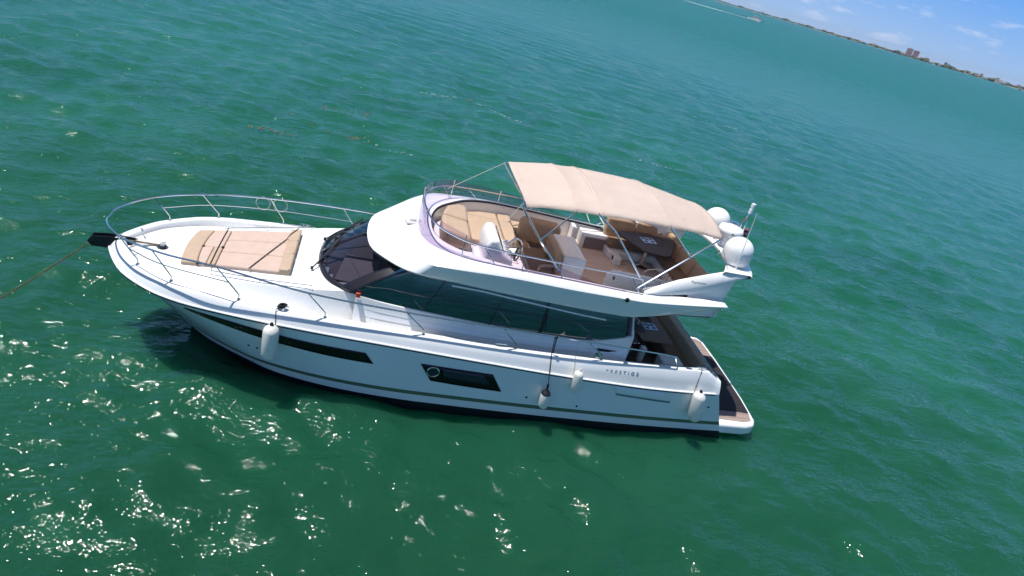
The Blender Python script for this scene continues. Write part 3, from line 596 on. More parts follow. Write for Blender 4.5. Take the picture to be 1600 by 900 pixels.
# helm console
b = B()
b.slab([(7.40, -1.30, 3.0), (7.36, -1.30, 3.70), (7.42, -1.30, 3.86), (7.60, -1.30, 3.88), (7.76, -1.30, 3.58), (7.98, -1.30, 3.48), (8.0, -1.30, 3.0)], (0, .95, 0))
con = P(b, 'helm_console', 'gel', bevel=.06, seg=3)
b = B(); b.slab([(7.63, -1.22, 3.84), (7.745, -1.22, 3.62), (7.745, -.44, 3.62), (7.63, -.44, 3.84)], (.014, 0, .008)); P(b, 'instrument_panel', 'dkframe', con)
b = B()
for y in (-1.1, -.85, -.6):
    b.lathe((7.90, y, 3.545), [(.055, 0), (.055, .015), (.04, .018)], 14)
for y in (-1.2, -.98, -.73, -.5): b.box((7.95, y, 3.535), (.05, .07, .04), 0, 0, R(35))
E(b, 'gauge', 'steel', con)
b = B(); b.tube([(8.10+.05*math.sin(t)*.7, -1.02+.14*math.cos(t), 3.52+.14*math.sin(t)) for t in np.linspace(0, 6.2832, 25)], .016, 6, caps=False)
for t in (0.5, 2.6, 4.7): b.tube([(8.08, -1.02, 3.52), (8.10+.035*math.sin(t), -1.02+.13*math.cos(t), 3.52+.13*math.sin(t))], .02, 5)
b.tube([(8.08, -1.02, 3.52), (7.95, -1.02, 3.46)], .03, 8); b.lathe((8.09, -1.02, 3.52), [(.05, -.015), (.05, .015)], 12, 0, 'X'); P(b, 'steering_wheel', 'black', con)
b = B()
for y in (-.62, -.52): b.tube([(8.05, y, 3.48), (8.1, y, 3.64)], .012, 6); b.lathe((8.1, y, 3.64), [(.02, 0), (.028, .02), (.01, .045)], 10)
b.tube(spl([(8.0, -.42, 3.45), (8.15, -.4, 3.6), (8.3, -.45, 3.55), (8.34, -.55, 3.4)], 12), .014, 6); E(b, 'throttle_lever', 'steel', con)
b = B(); b.box((8.62, -.7, 3.05), (.95, 1.2, .16)); P(b, 'helm_seat_base', 'gel_in', bevel=.03)
hs = B(); hs.box((8.68, -.62, 3.24), (.52, 1.02, .16)); hs = P(hs, 'helm_seat', 'brown', bevel=.05, seg=3)
b = B(); b.box((9.03, -.58, 3.45), (.12, 1.12, .56), 0, 0, R(-6)); P(b, 'backrest', 'tan_shade', hs, bevel=.05, seg=3)
b = B(); b.tube(spl([(8.6, -1.16, 3.3), (8.65, -1.18, 3.42), (9.0, -1.18, 3.46)], 10), .028, 8); P(b, 'armrest', 'tan', hs)
b = B(); b.box((8.57, .62, 3.10), (.2, .9, .24)); b.slab([(8.4, .52, 3.16), (9.42, .50, 3.16), (9.42, .50, 3.60), (9.30, .52, 3.68), (8.52, .56, 3.70), (8.42, .55, 3.64)], (.02, .22, .02)); P(b, 'companion_backrest', 'tan_shade', bevel=.05, seg=3)
b = B(); b.box((9.0, 1.2, 3.08), (1.2, .95, .2)); P(b, 'companion_seat', 'tan', bevel=.05, seg=3)
b = B(); b.box((9.36, -.5, 3.32), (.52, 1.22, .68)); wb = P(b, 'wet_bar', 'gel', bevel=.04, seg=3)
b = B(); b.box((9.30, -.5, 3.668), (.36, 1.12, .014)); P(b, 'counter_top', 'gel_in', wb, bevel=.01)
b = B(); b.box((10.05, 1.5, 3.18), (.10, .44, .44)); b.box((10.6, 1.42, 3.14), (.7, .46, .36)); b.box((10.62, 1.16, 3.13), (.62, .02, .30), 0, 1); P(b, 'stowage_locker', ['gel', 'dash'], bevel=.03)
# aft U-seat
b = B(); b.prism([(10.85, .75), (12.1, .85), (12.1, -1.2), (11.6, -1.45), (12.7, -1.45), (12.7, 1.55), (10.85, 1.6)], 2.98, 3.18); ub = P(b, 'dinette_base', 'gel_in', bevel=.03)
b = B(); b.prism([(10.85, .95), (12.15, 1.0), (12.15, -1.2), (12.62, -1.38), (12.62, 1.5), (10.85, 1.55)], 3.18, 3.32); P(b, 'dinette_seat', 'brown', bevel=.045, seg=3)
b = B()
for x0_, x1_ in ((10.85, 11.62), (11.66, 12.42)): b.slab([(x0_, 1.42, 3.3), (x1_, 1.42, 3.3), (x1_, 1.44, 3.80), (x0_, 1.44, 3.80)], (0, .15, 0))
for y0_, y1_ in ((-1.3, -.35), (-.31, .55), (.59, 1.4)): b.slab([(12.46, y0_, 3.3), (12.46, y1_, 3.3), (12.54, y1_, 3.72), (12.54, y0_, 3.72)], (.13, 0, 0))
E(b, 'dinette_backrest', 'tan_shade', bevel=.05, seg=3)
b = B(); b.prism([(10.88, .98), (11.5, 1.18), (12.5, 1.25), (12.62, 1.0), (12.05, -.02), (11.85, -.08), (11.4, .02)], 3.60, 3.645); dt = P(b, 'dinette_table', 'table', bevel=.012)
b = B(); b.lathe((11.75, .65, 2.98), [(.2, 0), (.06, .04), (.05, .62)], 16); P(b, 'table_leg', 'steel', dt)
cupplate((11.73, .72), R(8), dt, 3.645)
b = B(); b.slab([(10.22, -.95, 2.98), (11.75, -1.0, 2.98), (11.75, -1.0, 3.36), (11.55, -1.0, 3.44), (11.0, -1.0, 3.47), (10.35, -.95, 3.47), (10.22, -.95, 3.36)], (0, .06, 0)); sh = P(b, 'stair_hatch', 'gel', bevel=.015)
b = B(); b.box((10.4, -.985, 3.30), (.03, .012, .08)); b.box((11.5, -1.01, 3.32), (.03, .012, .08)); E(b, 'latch', 'dkframe', sh)
b = B(); b.prism([(10.45, -1.6), (11.7, -1.55), (11.7, -1.05), (10.45, -1.02)], 2.983, 2.99); P(b, 'stairwell_shade', 'dark')  # flat dark sheet on the floor stands in for stairwell shade
b = B(); b.tube(spl([(10.45, -.72, 2.98), (10.5, -.72, 3.2), (10.62, -.72, 3.24)], 10), .014, 6); b.tube(spl([(11.3, -.5, 3.1), (11.35, -.5, 3.4), (11.9, -.45, 3.42), (11.95, -.45, 3.1)], 20), .014, 6); E(b, 'hatch_handrail', 'steel')
b = B(); b.box((11.95, -1.32, 3.32), (.32, .2, .22), R(-4)); P(b, 'speaker_box', 'dkframe', bevel=.02)
b = B(); b.box((11.0, .6, 3.08), (.16, .42, .2)); b.lathe((10.93, .6, 3.1), [(.07, -.01), (.07, .01)], 16, 1, 'X'); P(b, 'seat_end', ['gel_in', 'dash'], bevel=.03)
# --- radar arch
for s in (-1, 1):
    rows = []
    for x, zl, zu in ((10.85, 3.40, 3.45), (11.2, 3.43, 3.62), (11.6, 3.46, 3.78), (11.95, 3.50, 3.88), (12.3, 3.60, 3.98), (12.6, 3.74, 4.06), (12.95, 3.92, 4.12), (13.2, 4.03, 4.12)):
        yo = 1.72-.28*max(0, (x-11.2)/2.0); yi = yo-.16
        rows.append([(x, s*yo, zl), (x, s*(yo+.02), zl*.6+zu*.4), (x, s*(yo-.06), zu-.02), (x, s*(yo-.10), zu), (x, s*(yi), zu-.02), (x, s*(yi+.02), zl*.6+zu*.4), (x, s*(yi+.02), zl)])
    b = B().grid(rows, 0, True); lg = P(b, 'arch_leg', 'gel', smooth=50)
    b = B(); b.slab([(11.95, s*1.56, 3.38), (12.88, s*1.44, 3.36), (13.0, s*1.42, 3.94), (12.6, s*1.46, 3.78), (12.3, s*1.50, 3.64), (11.95, s*1.54, 3.52)], (0, -s*.03, 0)); P(b, 'arch_cheek', 'gel', lg)
b = B(); rows = []
for k in np.linspace(-1, 1, 25):
    y = 1.47*k; xf = 13.10-.52*abs(k)**2.2; xr = 13.62-.32*abs(k)**3; z = 4.02+.02*(1-k*k)
    rows.append([(xf, y, z), (xf-.01, y, z+.05), (xf+.05, y, z+.09), (xr-.05, y, z+.085), (xr, y, z+.05), (xr-.03, y, z-.0), (xf+.15, y, z-.05)])
P(b.grid(rows, 0, True), 'arch_crossbar', 'gel', smooth=50)
lettering('lettering', 'Raymarine', .085, (11.83, -1.655, 3.80), Matrix.Rotation(R(2), 3, 'Z') @ Matrix.Rotation(R(80), 3, 'X'), 'text', yacht, .003)
def dome(c):
    b = B(); r = .325
    b.lathe(c, [(r*.86, 0), (r*.95, .03), (r, .10), (r, .28)]+[(r*math.cos(a), .28+r*.98*math.sin(a)) for a in np.linspace(.12, 1.5, 12)]+[(.002, .28+r*.98)], 36)
    o = P(b, 'satellite_dome', 'dome', smooth=60)
    b = B(); b.lathe((c[0], c[1], c[2]-.05), [(.2, 0), (.24, .05)], 24); b.box((c[0], c[1], c[2]-.05), (.1, .1, .02)); P(b, 'dome_base', 'gel', o)
dome((13.08, -.92, 4.15)); dome((13.38, .90, 4.15))
b = B(); b.lathe((13.30, .02, 4.42), [(.20, 0), (.27, .03), (.30, .09), (.30, .14), (.27, .20), (.20, .22), (.01, .225)], 32); ra = P(b, 'radar', 'dome', smooth=60)
b = B(); b.box((13.3, .02, 4.28), (.3, .22, .28)); P(b, 'radar_pedestal', 'gel', ra, bevel=.04)
lettering('lettering', 'Raymarine', .062, (13.17, -.282, 4.53), Matrix.Rotation(R(8), 3, 'Z') @ Matrix.Rotation(R(86), 3, 'X'), 'dkframe', ra, .004)
b = B()
for y in (-.09, .11): b.tube(spl([(13.55, y, 4.08), (13.55, y*.95, 4.6), (13.55, y*.5, 4.85), (13.55, 0.01, 4.95)], 16), .018, 6)
b.tube([(13.55, -.09, 4.45), (13.55, .11, 4.45)], .014, 6); b.tube([(13.55, .01, 4.9), (13.58, .01, 5.05)], .02, 6); mast = P(b, 'mast', 'steel')
b = B(); b.lathe((13.58, .01, 5.04), [(.05, 0), (.05, .11), (.038, .12), (.038, .15), (.052, .16), (.052, .24), (.02, .25)], 16); P(b, 'mast_light', 'dome', mast)
b = B(); b.lathe((13.45, .22, 4.62), [(.02, -.2), (.02, 0), (.13, .02), (.13, .05), (.03, .07)], 18); P(b, 'gps_antenna', 'steel', mast)
b = B(); b.grid([[(13.56+.11*i/4, -.10+.012*math.sin(i*1.6), z) for i in range(5)] for z in (4.45, 4.50, 4.55, 4.60, 4.65, 4.70)], [0, 1, 0, 1, 0]); P(b, 'flag', ['flag', 'pane'], mast, solid=.004)
b = B(); b.tube([(12.98, -1.25, 4.08), (12.97, -1.25, 4.3), (12.92, -1.2, 5.45)], [.016, .011, .006], 6); P(b, 'whip_antenna', 'gel')
b = B(); b.tube([(13.2, .35, 4.1), (13.2, .35, 4.2)], .05, 8); b.tube(spl([(12.85, -.6, 4.12), (12.9, -.5, 4.2), (12.95, -.4, 4.12)], 8), .012, 6); E(b, 'arch_fitting', 'steel')
# --- bimini
zc = key([(7.85, 4.72), (8.6, 4.82), (9.4, 4.87), (10.2, 4.885), (11.0, 4.87), (11.8, 4.80), (12.5, 4.69)])
wc = key([(7.85, 1.30), (8.8, 1.40), (9.6, 1.44), (10.6, 1.42), (11.6, 1.28), (12.1, 1.17), (12.5, 1.05)])
bows = [7.9, 8.95, 9.5, 11.05, 12.45]
rows = []
for x in np.linspace(7.85, 12.5, 70):
    sag = .034*math.sin(math.pi*np.interp(x, bows, range(len(bows))) % math.pi)
    ridge = max(math.exp(-((x-q)/.035)**2) for q in bows)*.008
    row = []
    for k in np.linspace(-1, 1, 29):
        z = zc(x)+.20*(1-abs(k)**2.2)-abs(sag)*(1-k**4)+ridge
        scallop = .03*abs(math.sin(math.pi*np.interp(x, bows, range(len(bows)))))*abs(k)**6
        xx = x+(.10*k*k if x < 8.2 else 0)*(8.2-x)/.35 - (.05*(1-k*k) if x < 8.0 else 0)
        row.append((xx-.0, (wc(x)-scallop)*k, z-(.03 if abs(k) == 1 else 0)))
    rows.append(row)
b = B().grid(rows)
can = P(b, 'bimini_canopy', 'canvas', solid=.012, label='sand coloured canvas bimini over the flybridge')
b = B()
for q in (8.95, 9.5, 11.05):
    row = [(q, wc(q)*k, zc(q)+.20*(1-abs(k)**2.2)+.016) for k in np.linspace(-.98, .98, 25)]
    b.tube(row, .007, 4)
E(b, 'seam', 'canvas', can)
b = B()
for s in (-1, 1):
    y = s*1.52
    b.tube([(7.86, s*1.30, 4.70), (8.35, s*1.50, 4.12), (8.9, s*1.62, 3.56)], .021, 8)                     # fore leg
    b.tube([(8.95, s*1.40, 4.83), (8.35, s*1.50, 4.12)], .019, 8)
    b.tube([(9.42, s*1.44, 4.86), (9.85, s*1.50, 4.58), (10.92, s*1.62, 3.46)], .021, 8)
    b.tube([(11.05, s*1.38, 4.84), (11.72, s*1.42, 4.28)], .021, 8)
    b.tube([(12.45, s*1.07, 4.68), (11.72, s*1.42, 4.28), (10.66, s*1.66, 3.46)], .021, 8)
    b.tube([(12.45, s*1.07, 4.68), (12.75, s*1.3, 4.12)], .008, 6)
E(b, 'bimini_frame', 'steel', can)
b = B()
for q in (7.9, 9.42, 11.05, 12.45): b.tube([(q, wc(q)*k*.99, zc(q)+.20*(1-abs(k)**2.2)-.022) for k in np.linspace(-1, 1, 25)], .016, 6)
E(b, 'bimini_bow', 'steel', can)
b = B(); b.tube([(7.88, 1.22, 4.73), (6.72, 1.36, 3.80)], .006, 5); b.tube([(7.88, -1.22, 4.73), (7.2, -1.70, 3.88)], .005, 5); E(b, 'guy_line', 'wrope', can)
# nav light and small interior things at the foot of the windshield
b = B(); b.box((5.0, -1.63, 2.36), (.09, .05, .10)); P(b, 'port_light', 'red', bevel=.01)

# ------------------------------------------------------------------ loose things on the yacht
sp = thing('sun_pad', (2.5, 0, 2.1), 'wide tan sunbathing pad strapped down on the white foredeck', 'sun pad')
def padpt(u, v, h=0):
    """u along boat 0..1, v across -1..1"""
    xl = 1.52+(3.62-1.52)*u+.06*(1-v*v)*(-1 if u < .2 else 0); hw = .74+(.98-.74)*u; y = v*hw
    x = xl; yy = ys(x); z = max(zs(x), 1.9)+.055*(1-(y/max(yy, .1))**2)
    return (x, y, z+h)
def pad(name, u0, u1, v0, v1, t, m, n=10, lift=.0):
    b = B(); top = [[padpt(u, v, lift+t) for v in np.linspace(v0, v1, n)] for u in np.linspace(u0, u1, n)]; bot = [[padpt(u, v, lift) for v in np.linspace(v0, v1, n)] for u in np.linspace(u0, u1, n)]
    k = len(top); V = [p for r in top for p in r]+[p for r in bot for p in r]; N = n*n; F = []
    for i in range(n-1):
        for j in range(n-1):
            a = i*n+j; F.append((a, a+1, a+n+1, a+n)); F.append((N+a, N+a+n, N+a+n+1, N+a+1))
    rim = [j for j in range(n)]+[i*n+n-1 for i in range(1, n)]+[(n-1)*n+j for j in range(n-2, -1, -1)]+[i*n for i in range(n-2, 0, -1)]
    for q in range(len(rim)): a, c = rim[q], rim[(q+1) % len(rim)]; F.append((a, N+a, N+c, c))
    b.add(V, F); return b.build(name, m, sp, bevel=.028, seg=3)
for v0, v1 in ((-1, -.34), (-.335, .335), (.34, 1)): pad('mattress', .315, .90, v0, v1, .09, 'pink')
pad('mattress', .0, .15, -1, 1, .10, 'tan'); pad('mattress', .155, .31, -.12, 1, .10, 'pink'); pad('mattress', .155, .225, -1, -.13, .10, 'pink'); pad('mattress', .23, .31, -1, -.13, .10, 'tan')
for v0, v1 in ((-1, -.3), (-.295, .35), (.355, 1)): pad('headrest', .895, 1.0, v0, v1, .15, 'tan')
b = B(); b.tube([padpt(.27, v, .118) for v in np.linspace(-1.1, 1.05, 14)], .010, 5); b.tube([padpt(.62+.33*(v+1.05)/2, v, .112+.05*(v > .6)) for v in np.linspace(-1.05, 1.05, 16)], .010, 5)
b.build('strap', 'rope', sp)
b = B(); b.box(padpt(.16, -.13, .105), (.05, .05, .02)); b.box(padpt(.155, -.98, .09), (.06, .06, .04)); b.box(padpt(.31, -.13, .10), (.05, .06, .03)); b.build('clip', 'black', sp)

lp = thing('lounge_cushions', (7.3, .7, 3.14), 'tan lounge cushions inside the curved front of the flybridge', 'cushions')
b = B(); b.prism([(7.27, -.12), (8.05, .05), (8.05, 1.62), (7.6, 1.58), (7.27, 1.42)], 3.14, 3.30); b.build('seat_cushion', 'tan', lp, bevel=.05, seg=3)
b = B(); b.prism([(8.07, .05), (8.40, .12), (8.40, 1.66), (8.07, 1.63)], 3.14, 3.30); b.build('seat_cushion', 'tan', lp, bevel=.05, seg=3)
def bolster(poly, z0, z1, slope):
    b = B(); n = len(poly); cx = sum(p[0] for p in poly)/n
    v = [(x, y, z0) for x, y in poly]+[(x, y, z1-slope*(x-cx)) for x, y in poly]
    b.add(v, [tuple(range(n-1, -1, -1)), tuple(range(n, 2*n))]+[(i, (i+1) % n, n+(i+1) % n, n+i) for i in range(n)])
    b.build('back_cushion', 'tan', lp, bevel=.09, seg=4)
bolster([(6.52, -.50), (7.17, -.62), (7.20, .33), (6.56, .33)], 3.2, 3.56, .16); bolster([(6.57, .35), (7.20, .35), (7.24, 1.28), (6.98, 1.20), (6.72, .92)], 3.2, 3.56, .16)

def fender(x, y, ztop, zbot, r, rope_to, label, capped=False, tilt=0.0, rope='rope'):
    t = thing('fender', (x, y, zbot), label, 'fender', 'fenders hung over the port side'); L = ztop-zbot
    def q(p): return (x+p[0]+tilt*(L-p[2]), y+p[1], zbot+p[2])
    b = B(); n = 28; prof = [(.15*r, 0), (.55*r, .03*L), (.88*r, .10*L), (r, .18*L), (r*1.0, .5*L), (r, .82*L), (.88*r, .90*L), (.5*r, .97*L), (.2*r, L)]
    rings = [[q((rr*(1+.02*(j % 4 == 0))*math.cos(2*math.pi*j/n), rr*(1+.02*(j % 4 == 0))*math.sin(2*math.pi*j/n), z)) for j in range(n)] for rr, z in prof]
    b.grid(rings, 0, True); b.f += [tuple(range(n-1, -1, -1)), tuple((len(prof)-1)*n+j for j in range(n))]; b.m += [0, 0]; b.build('fender_body', 'fend', t, smooth=60)
    if capped:
        b = B()
        b.grid([[q((rr*math.cos(2*math.pi*j/n), rr*math.sin(2*math.pi*j/n), z)) for j in range(n)] for rr, z in ((r*1.02, .82*L), (.92*r, .90*L), (.55*r, .97*L), (.25*r, 1.06*L), (.2*r, 1.2*L), (.3*r, 1.25*L), (.12*r, 1.38*L))], 0, True)
        b.grid([[q((rr*math.cos(2*math.pi*j/n), rr*math.sin(2*math.pi*j/n), z)) for j in range(n)] for rr, z in ((.03*r, -.06*L), (.55*r, .015*L), (.9*r, .10*L))], 0, True); b.build('fender_cap', 'black', t, smooth=60)
    else:
        b = B(); b.lathe(q((0, 0, L-.01)), [(.25*r, 0), (.22*r, .05), (.1*r, .07)], 12); b.build('fender_eye', 'fend' if rope != 'rope' else 'black', t)
    b = B(); pts = [q((0, 0, L*(1.35 if capped else 1.03)))]+rope_to
    b.tube(pts, .010 if capped else .007, 6); b.build('fender_rope', rope, t)
c = capz(3.66); e = lambda x, d=.03: (x, float(np.interp(x, RC[:, 0], RC[:, 1]))-d, zr(x)+.02)
fender(3.50, -2.26, 1.82, 1.03, .150, [e(3.55), tuple(capz(3.55)+np.array([0, -.08, .0])), tuple(c+np.array([0, 0, .06]))], 'big white fender hanging over the long black bow window')
fender(9.17, -2.38, 1.10, .62, .105, [e(9.15), (9.12, -2.11, 1.86), (9.08, -2.10, 2.27)], 'white fender with black cap and tip hung on a black strap', True, .06)
fender(9.74, -2.38, 1.70, 1.14, .105, [e(9.70), (9.66, -2.12, 1.86), (9.6, -2.10, 2.27)], 'small plain white fender hung high on a thin pale line', False, .10, 'wrope')
fender(12.72, -2.36, 1.50, .68, .150, [e(12.66), tuple(capz(12.7)+np.array([0, -.06, .01])), tuple(capz(12.75)+np.array([0, 0, .06]))], 'big white fender hanging at the stern corner beside the swim platform', False, .16)
# second fall of the black strap
b = B(); b.tube([(9.12, -2.09, 2.29), (9.16, -2.07, 1.86)], .012, 6); b.tube([(9.08, -2.09, 2.27+.02*math.sin(0)), (9.14, -2.09, 2.28)], .035, 8); P(b, 'black_strap', 'rope')
# thin lines coiled and hung on the guard rails
def coil(x, y, ztop, label):
    b = B()
    for k in range(2):
        r = .15+.012*k; b.tube([(x+.015*k+r*math.sin(t), y+.012*k-.01, ztop-r+r*math.cos(t)*1.0) for t in np.linspace(0, 2*math.pi, 26)],   .0042, 5, caps=False)
    tag(b.build('coiled_line', 'wrope', loc=(x, y, ztop)), label, 'rope', 'thin lines coiled on the bow rails')
coil(2.62, 1.84, 2.60, 'thin pale line coiled on the far bow rail, nearer the pulpit of the two there'); coil(3.00, 1.88, 2.60, 'thin pale line coiled on the far bow rail, nearer the windshield of the two there')
# anchor chain to the water
ch = B(); P0 = Vector((-.30, -.09, 1.86)); P1 = Vector((-3.6, -2.6, -.5)); n = 88
for k in range(n):
    a, c2 = P0.lerp(P1, k/n), P0.lerp(P1, (k+1.15)/n); d = (c2-a).normalized(); s_ = d.orthogonal().normalized(); s2 = d.cross(s_); s_ = s_ if k % 2 else s2
    a = a-Vector((0, 0, .10*math.sin(math.pi*k/n))); c2 = c2-Vector((0, 0, .10*math.sin(math.pi*(k+1)/n)))
    ch.tube([a+s_*.012, a+d*.008+s_*.019, c2-d*.008+s_*.019, c2+s_*.012, c2-s_*.012, c2-d*.008-s_*.019, a+d*.008-s_*.019, a-s_*.012, a+s_*.012], .0062, 5, caps=False)
tag(ch.build('anchor_chain', 'chain', loc=(-.3, -.09, 1.86)), 'muddy brown anchor chain running from the bow into the sea', 'chain')

# ------------------------------------------------------------------ floating weed
M['weed'] = mat('sargassum', (.20, .115, .03), .8, noise=(8, .5))
b = B(); g = np.random.default_rng(11)
for cx, cy, n_, sp_ in ((10.51, 27.75, 26, .16), (3.94, 15.69, 60, .35), (4.28, 19.81, 26, .5), (2.85, 19.39, 34, .45), (.93, 14.56, 54, .3), (4.94, 23.98, 22, .7), (6.5, 17.5, 12, .8), (1.6, 17.0, 10, .6)):
    for k in range(int(n_*.45)):
        x, y = g.normal(cx, sp_*1.5), g.normal(cy, sp_*.5); a = g.random()*6.28; L = .025+.05*g.random()
        b.box((x, y, .035+.02*g.random()), (L*2, L*.6, .012), a, 0, g.normal()*.3)
tag(b.build('floating_seaweed', 'weed', loc=(4, 18, 0), smooth=10), 'scattered brown scraps of floating seaweed beyond the yacht', 'seaweed', kind='stuff')

M['fleck'] = mat('foam_fleck', (.55, .62, .60), .9)
b = B(); g = np.random.default_rng(17)
for ax, ay, bx_, by_, n_ in ((7.6, 26.9, 9.9, 27.6, 46), (10.9, 27.2, 13.6, 24.8, 34), (5.0, 15.2, 6.8, 14.8, 12), (20, 22, 23, 21.5, 18), (31, 40, 36, 38.5, 24)):
    for k in range(n_):
        u = g.random(); x = ax+(bx_-ax)*u+g.normal()*.05; y = ay+(by_-ay)*u+.12*math.sin(u*9)+g.normal()*.05; L = .015+.03*g.random()
        b.box((x, y, .045+.03*g.random()), (L*2.2, L*.8, .01), g.random()*3)
tag(b.build('foam_flecks', 'fleck', loc=(12, 26, 0), smooth=10), 'thin broken lines of white foam on the open water', 'foam', kind='stuff')

# ------------------------------------------------------------------ far shore
def polar(az, d, z=0): a = R(az); return Vector((CAM.x+d*math.sin(a), CAM.y+d*math.cos(a), z))
shore_d = key([(14, 7600), (20, 6400), (26, 5200), (32, 4000), (40, 3000), (46, 2650), (52, 2450), (64, 2400)])
M['land'] = mat('shore_land', (.16, .15, .10), .9, noise=(.01, .3)); M['sand'] = mat('sea_wall', (.42, .38, .31), .9, noise=(.02, .2))
M['trees'] = mat('far_foliage', (.045, .065, .030), .9, noise=(.04, .45)); M['pinkwall'] = mat('pink_concrete', (.62, .33, .32), .8, noise=(.1, .06)); M['beige'] = mat('beige_wall', (.55, .50, .44), .8); M['bluegrey'] = mat('blue_grey_wall', (.24, .30, .38), .7)
M['white'] = mat('white_wall', (.75, .74, .72), .7); M['roof'] = mat('roof_tile', (.30, .17, .12), .8); M['roofg'] = mat('grey_roof', (.28, .28, .28), .8); M['winband'] = mat('window_band', (.10, .09, .10), .3); M['pinkband'] = mat('balcony_band', (.34, .20, .20), .6)
b = B(); az = np.linspace(12, 66, 160)
b.grid([[polar(a, shore_d(a)*f, z) for a in az] for f, z in ((1, -.8), (1.0005, 1.3), (1.004, 2.0), (1.25, 3.0))], [1, 0, 0]); o = b.build('shore', ['land', 'sand'], loc=(1500, 1500, 0)); tag(o, 'low wooded shore along the horizon', None, None, 'structure')
b = B(); g = np.random.default_rng(5)
ico = bmesh.new(); bmesh.ops.create_icosphere(ico, subdivisions=1, radius=1); iv = [tuple(v.co) for v in ico.verts]; idx = {v: i for i, v in enumerate(ico.verts)}; if_ = [tuple(idx[v] for v in f.verts) for f in ico.faces]; ico.free()
for k in range(1900):
    a = 13+52*g.random()**.8; d = shore_d(a)*(1.003+.018*g.random()); h = .75*(5+8*g.random()**1.5)*(.55+.45*math.sin(a*1.9)**2)*(1.0+.2*math.sin(a*7)); wd = 6+9*g.random(); c = polar(a, d, 2)
    b.add([(c.x+v[0]*wd*(.8+.4*g.random()), c.y+v[1]*wd, c.z+h*.45+v[2]*h*.6*(.8+.4*g.random())) for v in iv], if_)
tag(b.build('far_wood', 'trees', loc=(1500, 1500, 0), smooth=5), 'dark belt of trees along the far shore', 'wood', kind='stuff')
def tower(name, a, d, blocks, label, cat='building', wall='pinkwall'):
    p = polar(a, d, 2); t = thing(name, p, label, cat); dr = Vector((math.cos(R(a)), -math.sin(R(a)), 0)); rz = -R(a)
    for off, wd, ht in blocks:
        c = p+dr*off; b = B(); b.box((c.x, c.y, c.z+ht/2), (wd, 14, ht), rz); wl = b.build('wall', wall, t, smooth=10)
        b = B(); nf = int(ht/3.4)
        for k in range(nf):
            f = c-Vector((math.sin(R(a)), math.cos(R(a)), 0))*7.05; b.box((f.x, f.y, c.z+2.2+k*3.3), (wd*.9, .4, 1.0), rz)
        b.build('window_band', 'pinkband' if wall == 'pinkwall' else 'winband', wl, smooth=10)
        b = B(); b.box((c.x, c.y, c.z+ht+.4), (wd+.8, 14.8, .8), rz); b.box((c.x, c.y, c.z+ht+2), (wd*.3, 6, 2.6), rz); b.build('roof', wall, t, smooth=10)
tower('apartment_tower', 39.72, 3060, [(-12, 22, 27), (12, 21, 25)], 'pink twin slab apartment tower, tallest on the horizon')
tower('apartment_block', 40.75, 3050, [(0, 16, 12)], 'beige apartment block just right of the pink towers', wall='beige')
tower('apartment_block', 42.05, 3000, [(-4, 10, 14), (7, 10, 11)], 'blue grey stepped apartment block right of the pink towers', wall='bluegrey')
tower('apartment_block', 44.3, 2880, [(0, 9, 12)], 'slim beige tower above the trees in the right part of the shore', wall='beige')
tower('apartment_block', 45.3, 2850, [(0, 8, 14), (10, 8, 10)], 'pair of pale blocks, one taller, near the right end of the shore', wall='white')
tower('apartment_block', 46.6, 2800, [(0, 13, 9)], 'low pinkish block among trees at the right end of the shore')
g = np.random.default_rng(21)
def house(a, wd, ht, wall, roof, proto={}):
    p = polar(a, shore_d(a)*(1.0012+.001*g.random()), 1.4); key_ = (wall, roof)
    if key_ not in proto:
        t = thing('shore_house', (0, 0, 0), None, None)
        b = B(); b.box((0, 0, .5), (1, .6, 1)); b.build('wall', wall, t, smooth=10)
        b = B(); b.add([(-.56, -.36, 1), (.56, -.36, 1), (.56, .36, 1), (-.56, .36, 1), (-.4, 0, 1.4), (.4, 0, 1.4)], [(0, 1, 5, 4), (2, 3, 4, 5), (1, 2, 5), (3, 0, 4), (0, 3, 2, 1)]); b.build('roof', roof, t, smooth=10); proto[key_] = t
        t2 = t
    else:
        s0 = proto[key_]; t2 = s0.copy(); col.objects.link(t2)
        for chd in s0.children: q = chd.copy(); q.parent = t2; col.objects.link(q)
    t2.location = p; t2.scale = (wd, wd, ht); t2.rotation_euler = (0, 0, -R(a)+g.normal()*.2)
    return tag(t2, 'small pale waterfront house in the row along the far shore', 'house', 'waterfront houses on the far shore')
for k in range(64):
    a = 27+23*g.random()**.85; house(a, 7+9*g.random(), 2.6+2.6*g.random(), *[('white', 'roofg'), ('white', 'roof'), ('beige', 'roof'), ('beige', 'roofg')][int(g.random()*4)])

# ------------------------------------------------------------------ far motor boat with its wake
BA = 28.65; BD = 760.0; bp = polar(BA, BD); hd = Vector((math.cos(R(BA)), -math.sin(R(BA)), 0)); rz = math.atan2(hd.y, hd.x)
fbt = thing('speedboat', bp, 'distant white motorboat speeding across the bay with a foam trail', 'boat')
def at_(p): v = Matrix.Rotation(rz, 3, 'Z') @ Vector(p); return bp+v
b = B(); rows = []
for x, hw, zt, zb in ((-9, 2.2, 1.6, .1), (-4, 2.4, 1.7, 0), (2, 2.3, 2.0, 0), (6, 1.5, 2.4, .3), (8.4, .5, 2.7, 1.2), (9.2, .05, 2.8, 2.2)):
    rows.append([at_((x, -hw*.8, zb)), at_((x, -hw, zt)), at_((x, hw, zt)), at_((x, hw*.8, zb))])
b.grid(rows, 0, True); b.f.append((0, 1, 2, 3)); b.m.append(0); b.build('hull', 'white', fbt)
b = B(); b.prism([(0, 0)]*0 or [tuple(at_(q)[:2]) for q in ((-4, -1.7, 0), (2.5, -1.5, 0), (3.8, 0, 0), (2.5, 1.5, 0), (-4, 1.7, 0))], 1.9, 3.7); b.build('cabin', 'white', fbt)
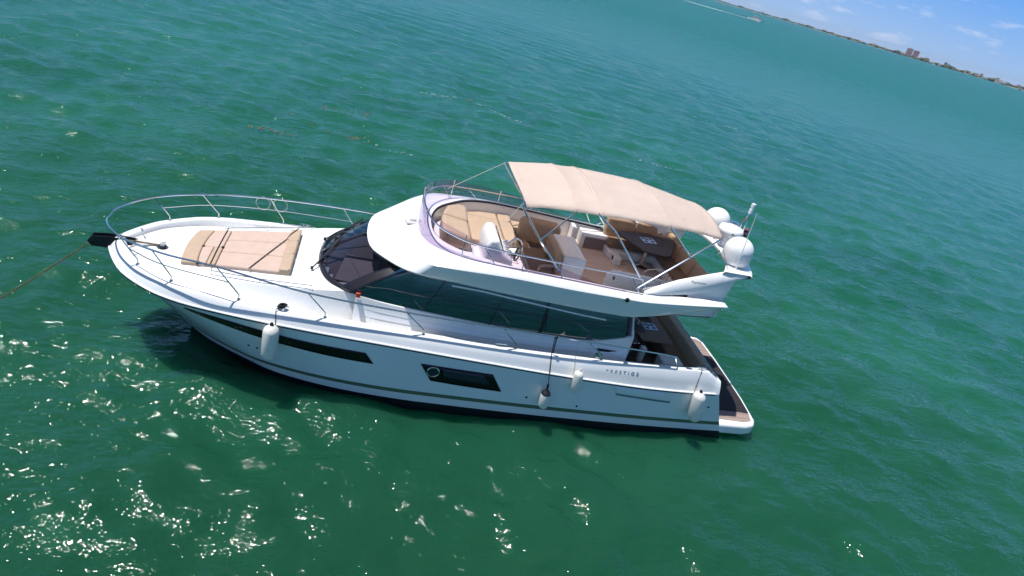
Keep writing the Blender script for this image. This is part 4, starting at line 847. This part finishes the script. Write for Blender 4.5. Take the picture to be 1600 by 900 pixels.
b = B(); b.prism([tuple(at_(q)[:2]) for q in ((-3.6, -1.72, 0), (2.55, -1.52, 0), (3.86, 0, 0), (2.55, 1.52, 0), (-3.6, 1.72, 0))], 2.5, 3.2); b.build('cabin_window', 'winband', fbt)
b = B(); b.box(at_((-1.5, 0, 4.6)), (4.5, 3.0, .2), rz); b.tube([at_((-3, 1.2, 3.7)), at_((-3, 1.2, 4.6))], .1, 6); b.tube([at_((-3, -1.2, 3.7)), at_((-3, -1.2, 4.6))], .1, 6); b.tube([at_((.4, 1.2, 3.7)), at_((.4, 1.2, 4.6))], .1, 6); b.tube([at_((.4, -1.2, 3.7)), at_((.4, -1.2, 4.6))], .1, 6); b.build('hard_top', 'white', fbt)
M['foam'] = mat('wake_foam', (.62, .68, .68), .9, noise=(.3, .25))
b = B(); g = np.random.default_rng(9); rows = []
for k in range(90):
    x = -8-k*2.6; hw = (1.7+.02*k)*(.7+.6*g.random())*(1 if k < 30 else (g.random() > .3)*.8+.1)
    rows.append([at_((x, -hw+g.normal()*.3, .035)), at_((x, -hw*.3, .22 if k < 25 else .09)), at_((x, hw*.3, .22 if k < 25 else .09)), at_((x, hw, .035))])
b.grid(rows)
for k in range(160):
    x = 4-40*g.random()**1.5; y = (2.2+.05*abs(x))*(1 if g.random() > .5 else -1); c = at_((x, y+g.normal()*.5, .1)); b.box(c, (.8+g.random()*1.6, .5+g.random(), .2+.5*g.random()), g.random()*3)
tag(b.build('wake', 'foam', loc=tuple(bp), smooth=60), 'white foam wake trailing behind the distant motorboat', 'wake', kind='stuff')

# ------------------------------------------------------------------ sea air
hm_ = bpy.data.materials.new('sea_air'); hm_.use_nodes = True; n = hm_.node_tree.nodes; n.clear(); o_ = n.new('ShaderNodeOutputMaterial'); pv = n.new('ShaderNodeVolumePrincipled')
pv.inputs['Color'].default_value = (.80, .88, 1, 1); pv.inputs['Density'].default_value = 4.5e-5; pv.inputs['Anisotropy'].default_value = .2
hm_.node_tree.links.new(pv.outputs[0], o_.inputs['Volume']); M['air'] = hm_
b = B(); b.box((5, -3, 39), (30000, 30000, 82)); tag(b.build('haze', 'air', loc=(5, -3, 0), smooth=5), 'thin pale sea haze over the bay', 'haze', kind='stuff')
